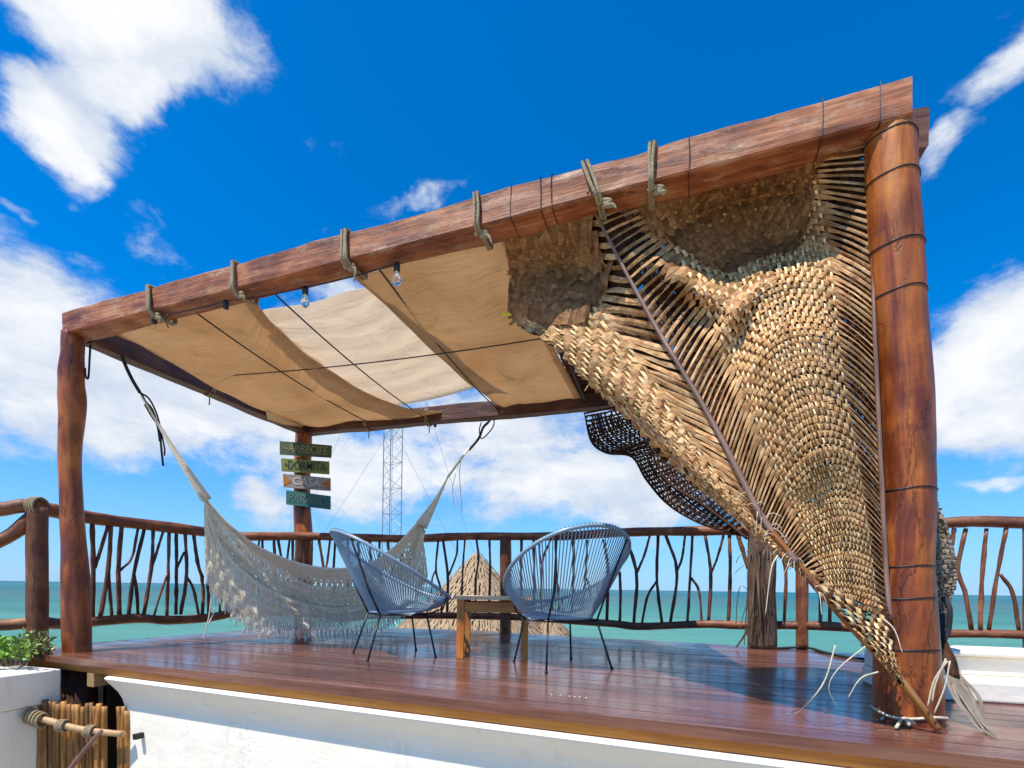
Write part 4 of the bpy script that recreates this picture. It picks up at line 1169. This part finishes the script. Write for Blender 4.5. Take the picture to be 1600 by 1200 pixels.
def weave(S, root, nleaf, nweft, pw0, pw1, nm_seed, leafm, weftm, wl=1.0, skew=0.0, extra=0.0, q0=0.0, q1=1.0, join=False, off=0.0, wn=.55, wf=.92, pend=1.0, ww=.86, cut=None, cutlo=None):
    rg = random.Random(nm_seed)
    wefts = [pw0 + (pw1 - pw0) * (i + .5) / nweft for i in range(nweft)]
    dp_ = (pw1 - pw0) / nweft
    allmb = MB(); H_ = {61: .0032, 62: .0036, 21: .004, 23: .004, 11: .0055}.get(nm_seed, .006)
    for j in range(nleaf):
        qj = q0 + (q1 - q0) * (j + .5) / nleaf
        sp = (S(.5, min(1, qj + .5 / nleaf)) - S(.5, max(0, qj - .5 / nleaf))).length
        ps = []
        p = 0.0
        if nm_seed in (61, 62): p = pw0
        while p < pw0 - dp_ * .5: ps.append((p, 0)); p += .05
        for i, pi_ in enumerate(wefts):
            sg = 1 if (i + j) % 2 else -1; ps.append((pi_ - .27 * dp_, sg)); ps.append((pi_ + .27 * dp_, sg))
        p = pw1 + dp_ * .5
        while p < pend: ps.append((p, 0)); p += .05
        if pend >= 1: ps.append((1.0, 0))
        if extra: ps.append((1.0 + extra * rg.uniform(.2, 1), 0))
        if cut: cj = cut(qj) + rg.uniform(-.02, .02); ps = [a for a in ps if a[0] <= cj]
        if cutlo: cl_ = cutlo(qj) + rg.uniform(-.02, .02); ps = [a for a in ps if a[0] >= cl_]
        if len(ps) < 2: continue
        pts, ws, ns = [], [], []
        jit = rg.uniform(-.22, .22) / nleaf; wv_ = rg.uniform(.85, 1.1); twist = rg.uniform(-.5, .5)
        for p, s_ in ps:
            pc = min(p, 1.0); qq = qj + jit * (1 - abs(2 * pc - 1)) + skew * pc
            qq = min(1, max(0, qq + .25 / nleaf * noise.noise(Vector((p * 6, j * .7, nm_seed)))))
            t_, d_, n_ = nrm_at(S, pc, qq)
            P0 = S(pc, qq, off)
            if p > 1: P0 = P0 + t_ * (p - 1) * 1.0 + Z * rg.uniform(-.01, .01)
            lsp = (S(pc, min(1, qq + .5 / nleaf)) - S(pc, max(0, qq - .5 / nleaf))).length
            inw = pw0 - dp_ < p < pw1 + dp_
            wd = lsp * wl * wv_ * (wf if inw else wn)
            if p > 1: wd *= .35
            tw = twist if not inw else twist * .15
            d2 = (t_.cross(n_)).normalized(); d2 = d2 * math.cos(tw) + n_ * math.sin(tw)
            pts.append(P0 + n_ * H_ * s_); ws.append(max(wd, .003)); ns.append((d2, n_))
        mb = allmb if join else MB(); mb.strip(pts, ws, ns, .10)
        if not join: mb.build('leaflet', leafm, root, False)
    for i, pi_ in enumerate(wefts):
        pts, ws, ns = [], [], []; jit = rg.uniform(-.2, .2) * dp_; wv_ = rg.uniform(.85, 1.08)
        js = int(rg.uniform(0, .06) * nleaf); je = nleaf - int(rg.uniform(0, .06) * nleaf)
        for j in range(js, je):
            qj = q0 + (q1 - q0) * (j + .5) / nleaf
            s_ = -1 if (i + j) % 2 else 1
            if cut and pi_ > cut(qj): continue
            if cutlo and pi_ < cutlo(qj): continue
            pp = min(1, max(0, pi_ + jit + .3 * dp_ * noise.noise(Vector((j * .25, i * 1.3, nm_seed + 2)))))
            for h_ in (-.27, .27):
                qq = min(1, max(0, qj + h_ * (q1 - q0) / nleaf))
                t_, d_, n_ = nrm_at(S, pp, qq)
                lsp = (S(min(1, pp + dp_ / 2), qq) - S(max(0, pp - dp_ / 2), qq)).length
                pts.append(S(pp, qq, off) + n_ * H_ * 1.25 * s_); ws.append(lsp * ww * wv_ * (1 + .22 * noise.noise(Vector((i * 2.1, j * .8, 9))))); ns.append((t_, n_))
        if len(pts) > 2:
            mb = allmb if join else MB(); mb.strip(pts, ws, ns, .10)
            if not join: mb.build('woven_strand', weftm, root, False)
    if join: allmb.build('woven_backing', leafm, root, False, kind='stuff')
Acol = [(925, 322), (975, 420), (1030, 520), (1085, 610), (1130, 690), (1165, 760), (1195, 815), (1225, 855), (1252, 890), (1290, 938)]
Mcol = [(1140, 268), (1165, 318), (1192, 385), (1215, 455), (1232, 530), (1252, 610), (1280, 700), (1302, 780), (1322, 865), (1338, 950)]
Bcol = [(1352, 222), (1360, 320), (1364, 420), (1366, 505), (1370, 590), (1374, 680), (1378, 760), (1381, 830), (1385, 900), (1391, 968)]
Lcol = [(790, 362), (797, 425), (800, 490), (862, 532), (918, 594), (982, 650), (1060, 730), (1124, 787), (1179, 834), (1232, 880)]
LMcol = [((a[0] + b_[0]) / 2, (a[1] + b_[1]) / 2 - 4) for a, b_ in zip(Acol, Lcol)]
oA = [-.13, -.15, -.10, -.03, .02, .06, .08, .10, .11, .12]
oM = [-.14, -.33, -.36, -.08, .12, .20, .19, .12, .10, .08]
oB = [-.10, -.10, -.10, -.09, -.08, -.07, -.06, -.05, -.03, -.01]
oL = [-.13, -.32, -.36, -.22, -.14, -.08, -.02, .02, .05, .08]
oLM = [-.13, -.30, -.22, -.07, .02, .06, .09, .10, .11, .11]
SR = mk_sheet([Acol, Mcol, Bcol], [oA, oM, oB])
SL = mk_sheet([Acol, LMcol, Lcol], [oA, oLM, oL])
mat1 = empty('palm_mat', tuple(onfront(1180, 600, -.1)), label='large woven palm leaf screen hanging from the front beam beside the thick post', cat='palm screen')
weave(SR, mat1, 74, 28, .17, .80, 11, M['leaf'], M['leaf_weft'], wn=.36, wf=.74, ww=.66)
weave(SL, mat1, 50, 14, .32, 1.0, 12, M['leaf'], M['leaf_weft'], extra=.02, wn=.40, wf=.74, ww=.68)
# second layer closing the upper part behind; darkened to paint shade in the gaps
SR2 = mk_sheet([Acol, Mcol, Bcol], [[x - .06 for x in oA], [x - .10 for x in oM], [x - .07 for x in oB]])
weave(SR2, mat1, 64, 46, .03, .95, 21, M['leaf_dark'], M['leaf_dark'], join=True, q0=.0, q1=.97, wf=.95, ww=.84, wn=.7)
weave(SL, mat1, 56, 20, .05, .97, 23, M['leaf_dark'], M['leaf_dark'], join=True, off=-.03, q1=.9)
# finer, browner panel under the beam; the brown paints in its shadow
M['leaf_brown_shade'] = leafmat('brown_shaded_palm_leaf', [(0, (.05, .019, .007)), (.4, (.17, .075, .028)), (.75, (.32, .16, .065)), (1, (.5, .30, .14))], .04, .4)
M['leaf_mid_shade'] = leafmat('mid_brown_shaded_palm_leaf', [(0, (.10, .042, .015)), (.4, (.32, .16, .062)), (.75, (.50, .29, .13)), (1, (.70, .46, .24))], .04, .4)
weave(SR, mat1, 22, 30, .14, .84, 61, M['leaf_brown_shade'], M['leaf_mid_shade'], off=.014, q0=0, q1=.235, wf=.80, ww=.66, pend=.78, cut=lambda q: .84 - .75 * q, cutlo=lambda q: .14 + .95 * max(0, q - .06))  # cut and cutlo trim the painted shade to the shadow's edge
weave(SL, mat1, 15, 14, .12, .98, 62, M['leaf_brown_shade'], M['leaf_mid_shade'], off=.014, q0=0, q1=.225, wf=.80, ww=.68, cutlo=lambda q: max(.12, (q - .09) / .24))
# ribs
def rib(pts, rads, mt, parent, nm='rib', n_=60):
    q = catmull(pts, n_); mb = MB(); mb.tube(q, [lerp1(rads, i / (n_ - 1)) for i in range(n_)], 8, True, jit=.12, jscale=12); return mb.build(nm, mt, parent, True)
rib([onfront(918, 300, .0)] + [SR(0, i / 14, .018) for i in range(13)], [.006, .008, .010, .011, .012, .013, .014], M['rib'], mat1)
rib([SR(1, i / 20, .012) for i in range(21)], [.005, .007, .008, .009, .010, .010], M['rib'], mat1)
e = ondeck(1466, 1146); e.z = .014
_a = SR(0, .80, .02)
rib([SR(0, .70, .02), _a, _a.lerp(e, .35), _a.lerp(e, .7) + Vector((0, -.01, .01)), e], [.012, .013, .014, .0145, .015, .013], M['stem'], mat1, 'stem')
# top hem tied under the beam
wire(onfront(1040, 296, -.10), onfront(1352, 222, -.09), -.004, .005, M['rib'], mat1, 'hem_cord')
# lower tail of the mat between stem and post
SB = mk_sheet([[(1250, 885), (1290, 935), (1335, 985), (1375, 1030), (1405, 1065)], [(1385, 940), (1392, 965), (1398, 1000), (1405, 1040), (1412, 1075)]], [[.11, .12, .13, .13, .13], [.0, .02, .05, .08, .11]])
weave(SB, mat1, 16, 9, .05, .9, 31, M['leaf_dark'], M['leaf_weft'], wl=.6, wf=.7)
# yellow tape on the ragged left corner
c = onfront(794, 493, -.34); mb = MB(); mb.tube(catmull([c + X * -.035, c + Z * .01, c + X * .03 - Z * .01, c + X * .01 - Z * .035], 10), .009, 5); mb.build('tape', M['yellow'], mat1)
# loose fibres and strings
def loose(pts, r_, mt='string', nm='loose_strand', parent=None):
    q = catmull(pts, 8 * len(pts)); mb = MB(); n_ = len(q); mb.tube(q, [r_ * (1 - .6 * i / n_) for i in range(n_)], 5); return mb.build(nm, M[mt], parent or mat1, True)
loose([onfront(1382, 968, .14), onfront(1398, 985, .16), onfront(1410, 1020, .17)], .0035)
loose([onfront(1305, 1008, .16), onfront(1290, 1060, .17), onfront(1268, 1093, .16), ondeck(1245, 1116) + Z * .005, ondeck(1228, 1117) + Z * .004], .0035)
loose([onfront(1372, 1050, .16), onfront(1345, 1060, .2), onfront(1325, 1090, .2)], .0035)
loose([onfront(1352, 1010, .16), onfront(1310, 1045, .17), onfront(1295, 1075, .16), onfront(1308, 1105, .14)], .003)
loose([onfront(1215, 868, .13), onfront(1205, 890, .15), onfront(1196, 960, .16)], .004)
for k in range(46):
    t = rnd.uniform(.55, .98); p = SR(0, t, .02); d_ = Vector((rnd.uniform(-1, 1), rnd.uniform(-.6, .3), rnd.uniform(-.8, .6))).normalized() * rnd.uniform(.03, .10)
    loose([p, p + d_ * .5 + Z * .01, p + d_ - Z * .015], .0022, rnd.choice(['string', 'rib']), 'frayed_fibre')
for k in range(40):
    t = rnd.uniform(.0, 1); p = SL(1.0, t, .0); d_ = Vector((rnd.uniform(-1, .3), rnd.uniform(-.4, .3), rnd.uniform(-.8, .3))).normalized() * rnd.uniform(.015, .05)
    mb = MB(); mb.strip([p, p + d_ * .5, p + d_], [.012, .009, .003], [(Z, -Y)] * 3, .1); mb.build('leaf_tip', M['leaf'], mat1)
# rope that ties the stem to the foot of the post
kn = empty('post_rope', tuple(ondeck(1425, 1135)), label='pale rope knotted round the foot of the thick right post', cat='rope')
fr = atD(1424, 1128, 2.05)
mb = MB(); pts = []
for k in range(25):
    a_ = 2 * math.pi * k / 24; pts.append(hug(Vector((fr.x, fr.y, .035 + .008 * math.sin(3 * a_))), a_, .13, .004))
mb.tube(pts, .006, 6, False); mb.build('rope_loop', M['string'], kn, True)
def dk(px, py, z=.012): p = ondeck(px, py); p.z = z; return p
mb = MB(); mb.tube(catmull([dk(1378, 1128), dk(1392, 1120, .03), dk(1408, 1112, .06), dk(1425, 1122, .04), dk(1447, 1128, .02), dk(1462, 1120, .03), dk(1456, 1112, .04)], 40), .006, 6); mb.build('rope_end', M['string'], kn, True)
mb = MB(); mb.tube(catmull([dk(1400, 1142), dk(1412, 1132, .03), dk(1420, 1140, .02), dk(1410, 1118, .06), dk(1402, 1128, .03), dk(1418, 1136, .03), dk(1430, 1138, .015)], 40), .0065, 6); mb.build('knot', M['string'], kn, True)
for pts in ([(1470, 1030, .16), (1450, 1060, .1), (1440, 1100, .05)], [(1468, 1026, .17), (1452, 1065, .1), (1447, 1092, .06)], [(1474, 1030, .16), (1466, 1070, .1), (1450, 1110, .05)]):
    mb = MB(); mb.tube(catmull([onfront(x, y, .04 + z * .0) + FN * (.05) for x, y, z in pts], 14), .003, 5); mb.build('loose_strand', M['string'], kn, True)

# back mat, dark open weave against the sky
def backD(x, y, of):
    D = 4.95 - (x - 915) / 250 * .32 - of; return atD(x, y, D)
BL_ = [(914, 648), (924, 690), (948, 708), (987, 714), (1010, 750), (1046, 790), (1100, 820), (1168, 838)]
BR_ = [(990, 634), (1010, 655), (1030, 675), (1050, 700), (1075, 725), (1105, 755), (1135, 790), (1172, 838)]
SBk = mk_sheet([BL_, BR_], [[0, .1, .16, .1, .05, .02, 0, 0], [0] * 8], backD)
mat2 = empty('palm_mat', tuple(backD(1050, 720, 0)), label='dark open woven palm mat curling down from the back beam to the rail', cat='palm screen')
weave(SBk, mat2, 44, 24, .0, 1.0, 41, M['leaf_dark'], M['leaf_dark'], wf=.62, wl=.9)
rib([backD(1012, 690, .03), backD(1040, 770, .04) + Z * .12, backD(1100, 800, .03) + Z * .06, backD(1168, 842, .02)], [.008, .012, .014], M['dark_beam'], mat2)
rib([backD(x, y, 0) for x, y in BL_], [.008, .01], M['leaf_dark'], mat2, 'selvage')
rib([backD(912, 646, 0), backD(985, 632, 0)], [.01, .01], M['leaf_dark'], mat2, 'selvage', 8)
SC = mk_sheet(CAN_DARK, [[0] * 4, [0] * 4], lambda x, y, of: onz(x, y, HT - .03 - of))
mat4 = empty('palm_mat', tuple(onz(930, 500, HT)), label='dark palm mat laid flat over the pergola roof right of the tan canvas', cat='palm screen')
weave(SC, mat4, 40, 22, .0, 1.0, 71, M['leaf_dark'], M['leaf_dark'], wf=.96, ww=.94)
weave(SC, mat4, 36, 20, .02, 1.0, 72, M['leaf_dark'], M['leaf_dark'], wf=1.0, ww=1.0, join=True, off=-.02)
# mat on the far side of the thick post
def sideD(x, y, of): return atD(x, y, 2.45 - of)
C0 = [(1405, 700), (1405, 800), (1405, 900), (1420, 960), (1440, 1010)]; C1 = [(1440, 742), (1478, 820), (1496, 895), (1484, 945), (1474, 1010)]
SS = mk_sheet([C0, C1], [[0] * 5, [-.02, .02, .06, .04, 0]], sideD)
mat3 = empty('palm_mat', tuple(sideD(1450, 900, 0)), label='grey woven palm mat bundled behind the right side of the thick post', cat='palm screen')
weave(SS, mat3, 40, 12, .02, 1.0, 51, M['leaf_grey'], M['leaf_grey'], wf=.9)
SS2 = mk_sheet([C0, C1], [[-.05] * 5, [-.07, -.03, .01, -.01, -.05]], sideD)
weave(SS2, mat3, 30, 12, .02, 1.0, 52, M['leaf_dark'], M['leaf_dark'], wf=1.0, join=True)
mb = MB(); mb.tube(catmull([atD(1474, 935, 2.3), atD(1484, 950, 2.25), atD(1482, 985, 2.25), atD(1472, 1000, 2.25), atD(1473, 960, 2.3)], 30), .011, 6, False); mb.build('rope_loop', M['black_rope'], mat3, True)
rib([atD(1470, 1000, 2.25), atD(1482, 1030, 2.15), atD(1490, 1060, 2.1)], [.022, .026, .022], M['leaf_dark'], mat3, 'stem', 12)
# dry frond tail resting on the deck
tail0 = atD(1488, 1055, 2.1)
for k in range(9):
    o_ = (k - 4) * .007
    p0 = tail0 + X * o_ * 1.1; p1 = ondeck(1524 + k * 1.6, 1138) + Z * (.02 + .006 * (k % 3)); pm = p0.lerp(p1, .5) + X * o_ * .8 + Y * rnd.uniform(-.01, .01)
    e_ = ondeck(1535 + k * 3.5 + rnd.uniform(-6, 6), 1146 + k * 1.2); e_.z = .006
    q = catmull([p0, pm, p1, e_], 16); mb = MB(); mb.strip(q, [.017 * (1 - .8 * max(0, (i - 9) / 7)) for i in range(16)], [((X + Z * .3 * rnd.uniform(-1, 1)).normalized(), -Y)] * 16, .25)
    mb.build('dry_leaf', M['leaf_grey'], mat3, True)
# dry fronds leaning on the back right post
fd = empty('dry_fronds', tuple(ondeck(1185, 1015)), label='dry brown palm fronds tied round the back right post', cat='palm leaves')
for k in range(26):
    x0 = rnd.uniform(1172, 1212); y0 = rnd.uniform(835, 900); x1 = x0 + rnd.uniform(-14, 10); y1 = rnd.uniform(940, 1012)
    D = 4.46 + rnd.uniform(-.02, .05)
    q = catmull([atD(x0, y0, D), atD((x0 + x1) / 2 + rnd.uniform(-4, 4), (y0 + y1) / 2, D - .03), atD(x1, y1, D)], 10)
    mb = MB(); mb.strip(q, [.02 * (1 - .6 * i / 9) for i in range(10)], [(X, -Y)] * 10, .2); mb.build('dry_leaf', M['fibre'], fd, True)
for pts in ([(1178, 960), (1168, 985), (1150, 1012)], [(1180, 965), (1176, 995), (1170, 1012)], [(1176, 930), (1158, 915), (1152, 940), (1150, 975)], [(1178, 940), (1165, 950), (1155, 985)], [(1172, 880), (1160, 885), (1148, 896)], [(1176, 990), (1185, 960), (1205, 955)], [(1170, 860), (1155, 870), (1150, 880)]):
    q = catmull([atD(x, y, 4.5) for x, y in pts], 12); mb = MB(); mb.strip(q, [.03 * (1 - .85 * abs(i / 11 - .5)) if pts[0][1] >= 960 else .008 for i in range(12)], [(X, -Y)] * 12, .2); mb.build('dry_leaf', M['fibre'], fd, True)
mb = MB(); mb.tube(catmull([dk(1212, 1015), dk(1260, 1014), dk(1290, 1022), dk(1330, 1030), dk(1385, 1035)], 24), .012, 6); tag(mb.build('ground_rope', M['black_rope'], None, True), 'dark rope lying on the deck between the two right posts', 'rope')

# ------------------------------------------------------------------ gate, joist, plants at lower left
gt = empty('reed_gate', tuple(atD(125, 1200, 3.3)), label='small gate of upright brown reeds below the deck corner', cat='gate')
x = 50; k = 0
while x < 205:
    wpx = rnd.uniform(5.5, 9)
    if not (168 < x < 178):
        D = 3.3 + rnd.uniform(-.01, .01); y0 = 1094 + (x - 50) * .085 + rnd.uniform(-4, 4)
        pts = [atD(x + rnd.uniform(-1, 1), y0, D), atD(x + rnd.uniform(-2, 2), 1160, D), atD(x + rnd.uniform(-1.5, 1.5), 1420, D)]
        mb = MB(); mb.tube(catmull(pts, 8), wpx / 2 / FPX * D, 8, True, jit=.1, jscale=9, seed=x); mb.build('reed', M['reed'], gt, True)
    x += wpx * .93
mb = MB(); mb.tube(catmull([atD(42, 1120, 3.22), atD(75, 1126, 3.22), atD(110, 1136, 3.22), atD(150, 1143, 3.22), atD(193, 1147, 3.22)], 30), [.021 + .003 * noise.noise(Vector((i * .4, 0, 0))) for i in range(30)], 12, True, jit=.1); mb.build('cross_pole', M['pole'], gt, True)
mb = MB(); mb.tube(catmull([atD(158, 1142, 3.17), atD(130, 1175, 3.18), atD(100, 1215, 3.2)], 10), .014, 8); mb.build('diagonal_stay', M['rib'], gt, True)
mb = MB()
for k in range(5):
    c = atD(46 + k * 5, 1118 + k * 2, 3.22); pts = [c + Y * .045 * math.cos(a_) + Z * .045 * math.sin(a_) for a_ in [i * math.pi / 4 for i in range(9)]]
    mb.tube(catmull(pts, 16), .009, 5, False)
for xx in (98, 142):
    c = atD(xx, 1134 + (xx - 98) * .2, 3.22)
    for k in range(4):
        pts = [c + X * (k - 1.5) * .012 + Y * .036 * math.cos(a_) + Z * .036 * math.sin(a_) for a_ in [i * math.pi / 4 for i in range(9)]]
        mb.tube(catmull(pts, 16), .007, 5, False)
mb.build('lashing', M['rope'], gt, True, kind='stuff')
mb = MB(); c = atD(180, 1057, 3.5); mb.box(c, DV, DU, Z, .3, .075, .09); mb.build('joist', M['joist'], deck)
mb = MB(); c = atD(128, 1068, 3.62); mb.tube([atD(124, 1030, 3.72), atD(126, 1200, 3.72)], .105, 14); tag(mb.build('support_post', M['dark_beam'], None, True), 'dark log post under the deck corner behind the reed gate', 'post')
mb = MB(); c = atD(216, 1150, 3.22); mb.box(c, DU, DV, Z, .03, .05, .035); tag(mb.build('gate_latch', M['black']), 'small dark latch fixed to the edge of the white wall', 'latch')
# plants: leaf clumps spilling over the planter wall
def shrub(name, px0, px1, py0, py1, D0, D1, nleaf, mt, label, seed, size=.035):
    rg = random.Random(seed); base = atD((px0 + px1) / 2, py1, (D0 + D1) / 2)
    root = empty(name, tuple(base), label=label, cat='plant')
    st = MB(); lf = MB()
    for k in range(nleaf // 12):
        x = rg.uniform(px0, px1); D = rg.uniform(D0, D1); hgt = rg.uniform(.4, 1)
        p0 = atD(x, py1 + 4, D); p1 = atD(x + rg.uniform(-12, 12), py1 + (py0 - py1) * hgt, D + rg.uniform(-.08, .08)); pm = p0.lerp(p1, .5) + Vector((rg.uniform(-.02, .02), 0, .01))
        st.tube([p0, pm, p1], [.004, .003, .0015], 4, False)
        for j in range(12):
            t = rg.uniform(.2, 1); c = p0.lerp(p1, t) if t > .5 else p0.lerp(pm, t * 2)
            d_ = Vector((rg.uniform(-1, 1), rg.uniform(-1, 1), rg.uniform(-.2, 1))).normalized(); s_ = d_.cross(Vector((rg.uniform(-1, 1), rg.uniform(-1, 1), rg.uniform(-1, 1)))).normalized()
            l_ = size * rg.uniform(.6, 1.4)
            a = c + d_ * .004; lf.add([a, a + d_ * l_ * .5 + s_ * l_ * .26, a + d_ * l_, a + d_ * l_ * .5 - s_ * l_ * .26], [(0, 1, 2, 3)])
    st.build('stem', M['rib'], root); lf.build('foliage', mt, root, kind='stuff')
shrub('green_shrub', -120, 45, 992, 1036, 3.3, 3.75, 2600, M['green'], 'bright green leafy plants on top of the left white wall', 5)
shrub('yellow_shrub', 38, 76, 984, 1028, 3.5, 3.7, 420, M['green2'], 'sprig of pale yellow-green leaves at the foot of the left rail post', 6, .028)

# ------------------------------------------------------------------ thatched roofs, mast
def palapa(px_apex, py_apex, D, half, zb, label, seed):
    ap = atD(px_apex, py_apex, D); root = empty('thatched_hut', (ap.x, ap.y, -4.3), label=label, cat='hut')
    rg = random.Random(seed)
    mb = MB(); nseg = 40; rings = 9
    for k in range(nseg):
        pass
    vs = []; fs = []; uvs = []
    for j in range(rings + 1):
        t = j / rings; r_ = half * (t ** 1.05) + .05; z_ = ap.z - (ap.z - zb) * t
        for k in range(nseg):
            a = 2 * math.pi * k / nseg; q = r_ * (1 + .03 * noise.noise(Vector((math.cos(a) * 3, math.sin(a) * 3, t * 4 + seed))))
            vs.append((ap.x + q * math.cos(a), ap.y + q * math.sin(a), z_ + .05 * noise.noise(Vector((k * .7, j * 2, seed)))))
    for j in range(rings):
        for k in range(nseg):
            k2 = (k + 1) % nseg; fs.append((j * nseg + k, j * nseg + k2, (j + 1) * nseg + k2, (j + 1) * nseg + k))
            uvs.append([(j * .3, k * .2), (j * .3, (k + 1) * .2), ((j + 1) * .3, (k + 1) * .2), ((j + 1) * .3, k * .2)])
    mb.add(vs, fs, uvs); rf_ = mb.build('roof', M['thatch'], root, False)
    # shaggy leaf ends in courses
    mb = MB()
    for j in range(1, 15):
        t = j / 14; r_ = half * t + .06; z_ = ap.z - (ap.z - zb) * t + .04
        nn_ = int(2 * math.pi * r_ / .06)
        for k in range(nn_):
            a = 2 * math.pi * (k + rg.random()) / nn_; l_ = rg.uniform(.18, .42); sl = math.atan2(ap.z - zb, half) + rg.uniform(-.15, .12)
            o_ = Vector((math.cos(a), math.sin(a), 0)); s_ = Vector((-math.sin(a), math.cos(a), 0))
            p = Vector((ap.x, ap.y, z_)) + o_ * (r_ + rg.uniform(-.03, .03)) - (o_ * math.cos(sl) - Z * math.sin(sl)) * l_ * .5
            d_ = o_ * math.cos(sl) - Z * math.sin(sl); p = p + o_.cross(s_).normalized() * .03
            mb.add([p - s_ * .03, p + s_ * .03, p + d_ * l_ + s_ * .015, p + d_ * l_ - s_ * .015], [(0, 1, 2, 3)], [[(0, 0), (0, .06), (l_, .06), (l_, 0)]])
    mb.build('thatch_fringe', M['thatch'], rf_, kind='stuff')
    for k in range(6):
        a = 2 * math.pi * k / 6 + .3; x_, y_ = ap.x + half * .8 * math.cos(a), ap.y + half * .8 * math.sin(a)
        mb = MB(); mb.tube([(x_, y_, -4.3), (x_, y_, zb + .35)], .07, 8); mb.build('post', M['dark_beam'], root, True)
palapa(745, 866, 14.0, 2.15, -.95, 'pointed straw thatched roof beyond the railing behind the side table', 1)
palapa(860, 962, 13.6, .95, -1.30, 'low clump of straw thatch right of the pointed roof', 3)
palapa(655, 958, 15.5, 1.1, -1.2, 'low straw thatched roof left of the pointed roof', 4)

tw = empty('radio_mast', tuple(atD(612, 940, 45)), label='slender lattice radio mast standing far behind the railing', cat='mast')
D = 45; legs = [(598, D), (609, D + 1.1), (627, D - .1)]
zb, zt = -4.4, atD(612, 440, D).z
lp = []
for px, d_ in legs:
    p = atD(px, 800, d_); lp.append(Vector((p.x, p.y, 0)))
    mb = MB(); mb.tube([Vector((p.x, p.y, zb)), Vector((p.x, p.y, zt))], .045, 6); mb.build('leg', M['tower'], tw)
mb = MB(); z_ = zb; k = 0
while z_ < zt - 1:
    for i in range(3):
        a, b_ = lp[i], lp[(i + 1) % 3]
        if k % 2: a, b_ = b_, a
        mb.tube([a + Z * z_, b_ + Z * (z_ + 1.15)], .022, 4, False)
        if k % 2 == 0: mb.tube([a + Z * z_, b_ + Z * z_], .022, 4, False)
    z_ += 1.15; k += 1
mb.build('bracing', M['tower'], tw)
c = sum(lp, Vector()) / 3
for ax_, ay_ in ((-13, 2), (10, 4), (2, -8)):
    for f_ in (.95, .6):
        mb = MB(); mb.tube([Vector((c.x, c.y, zb + (zt - zb) * f_)), Vector((c.x + ax_, c.y + ay_, zb))], .014, 4, False); mb.build('guy_wire', M['tower'], tw)
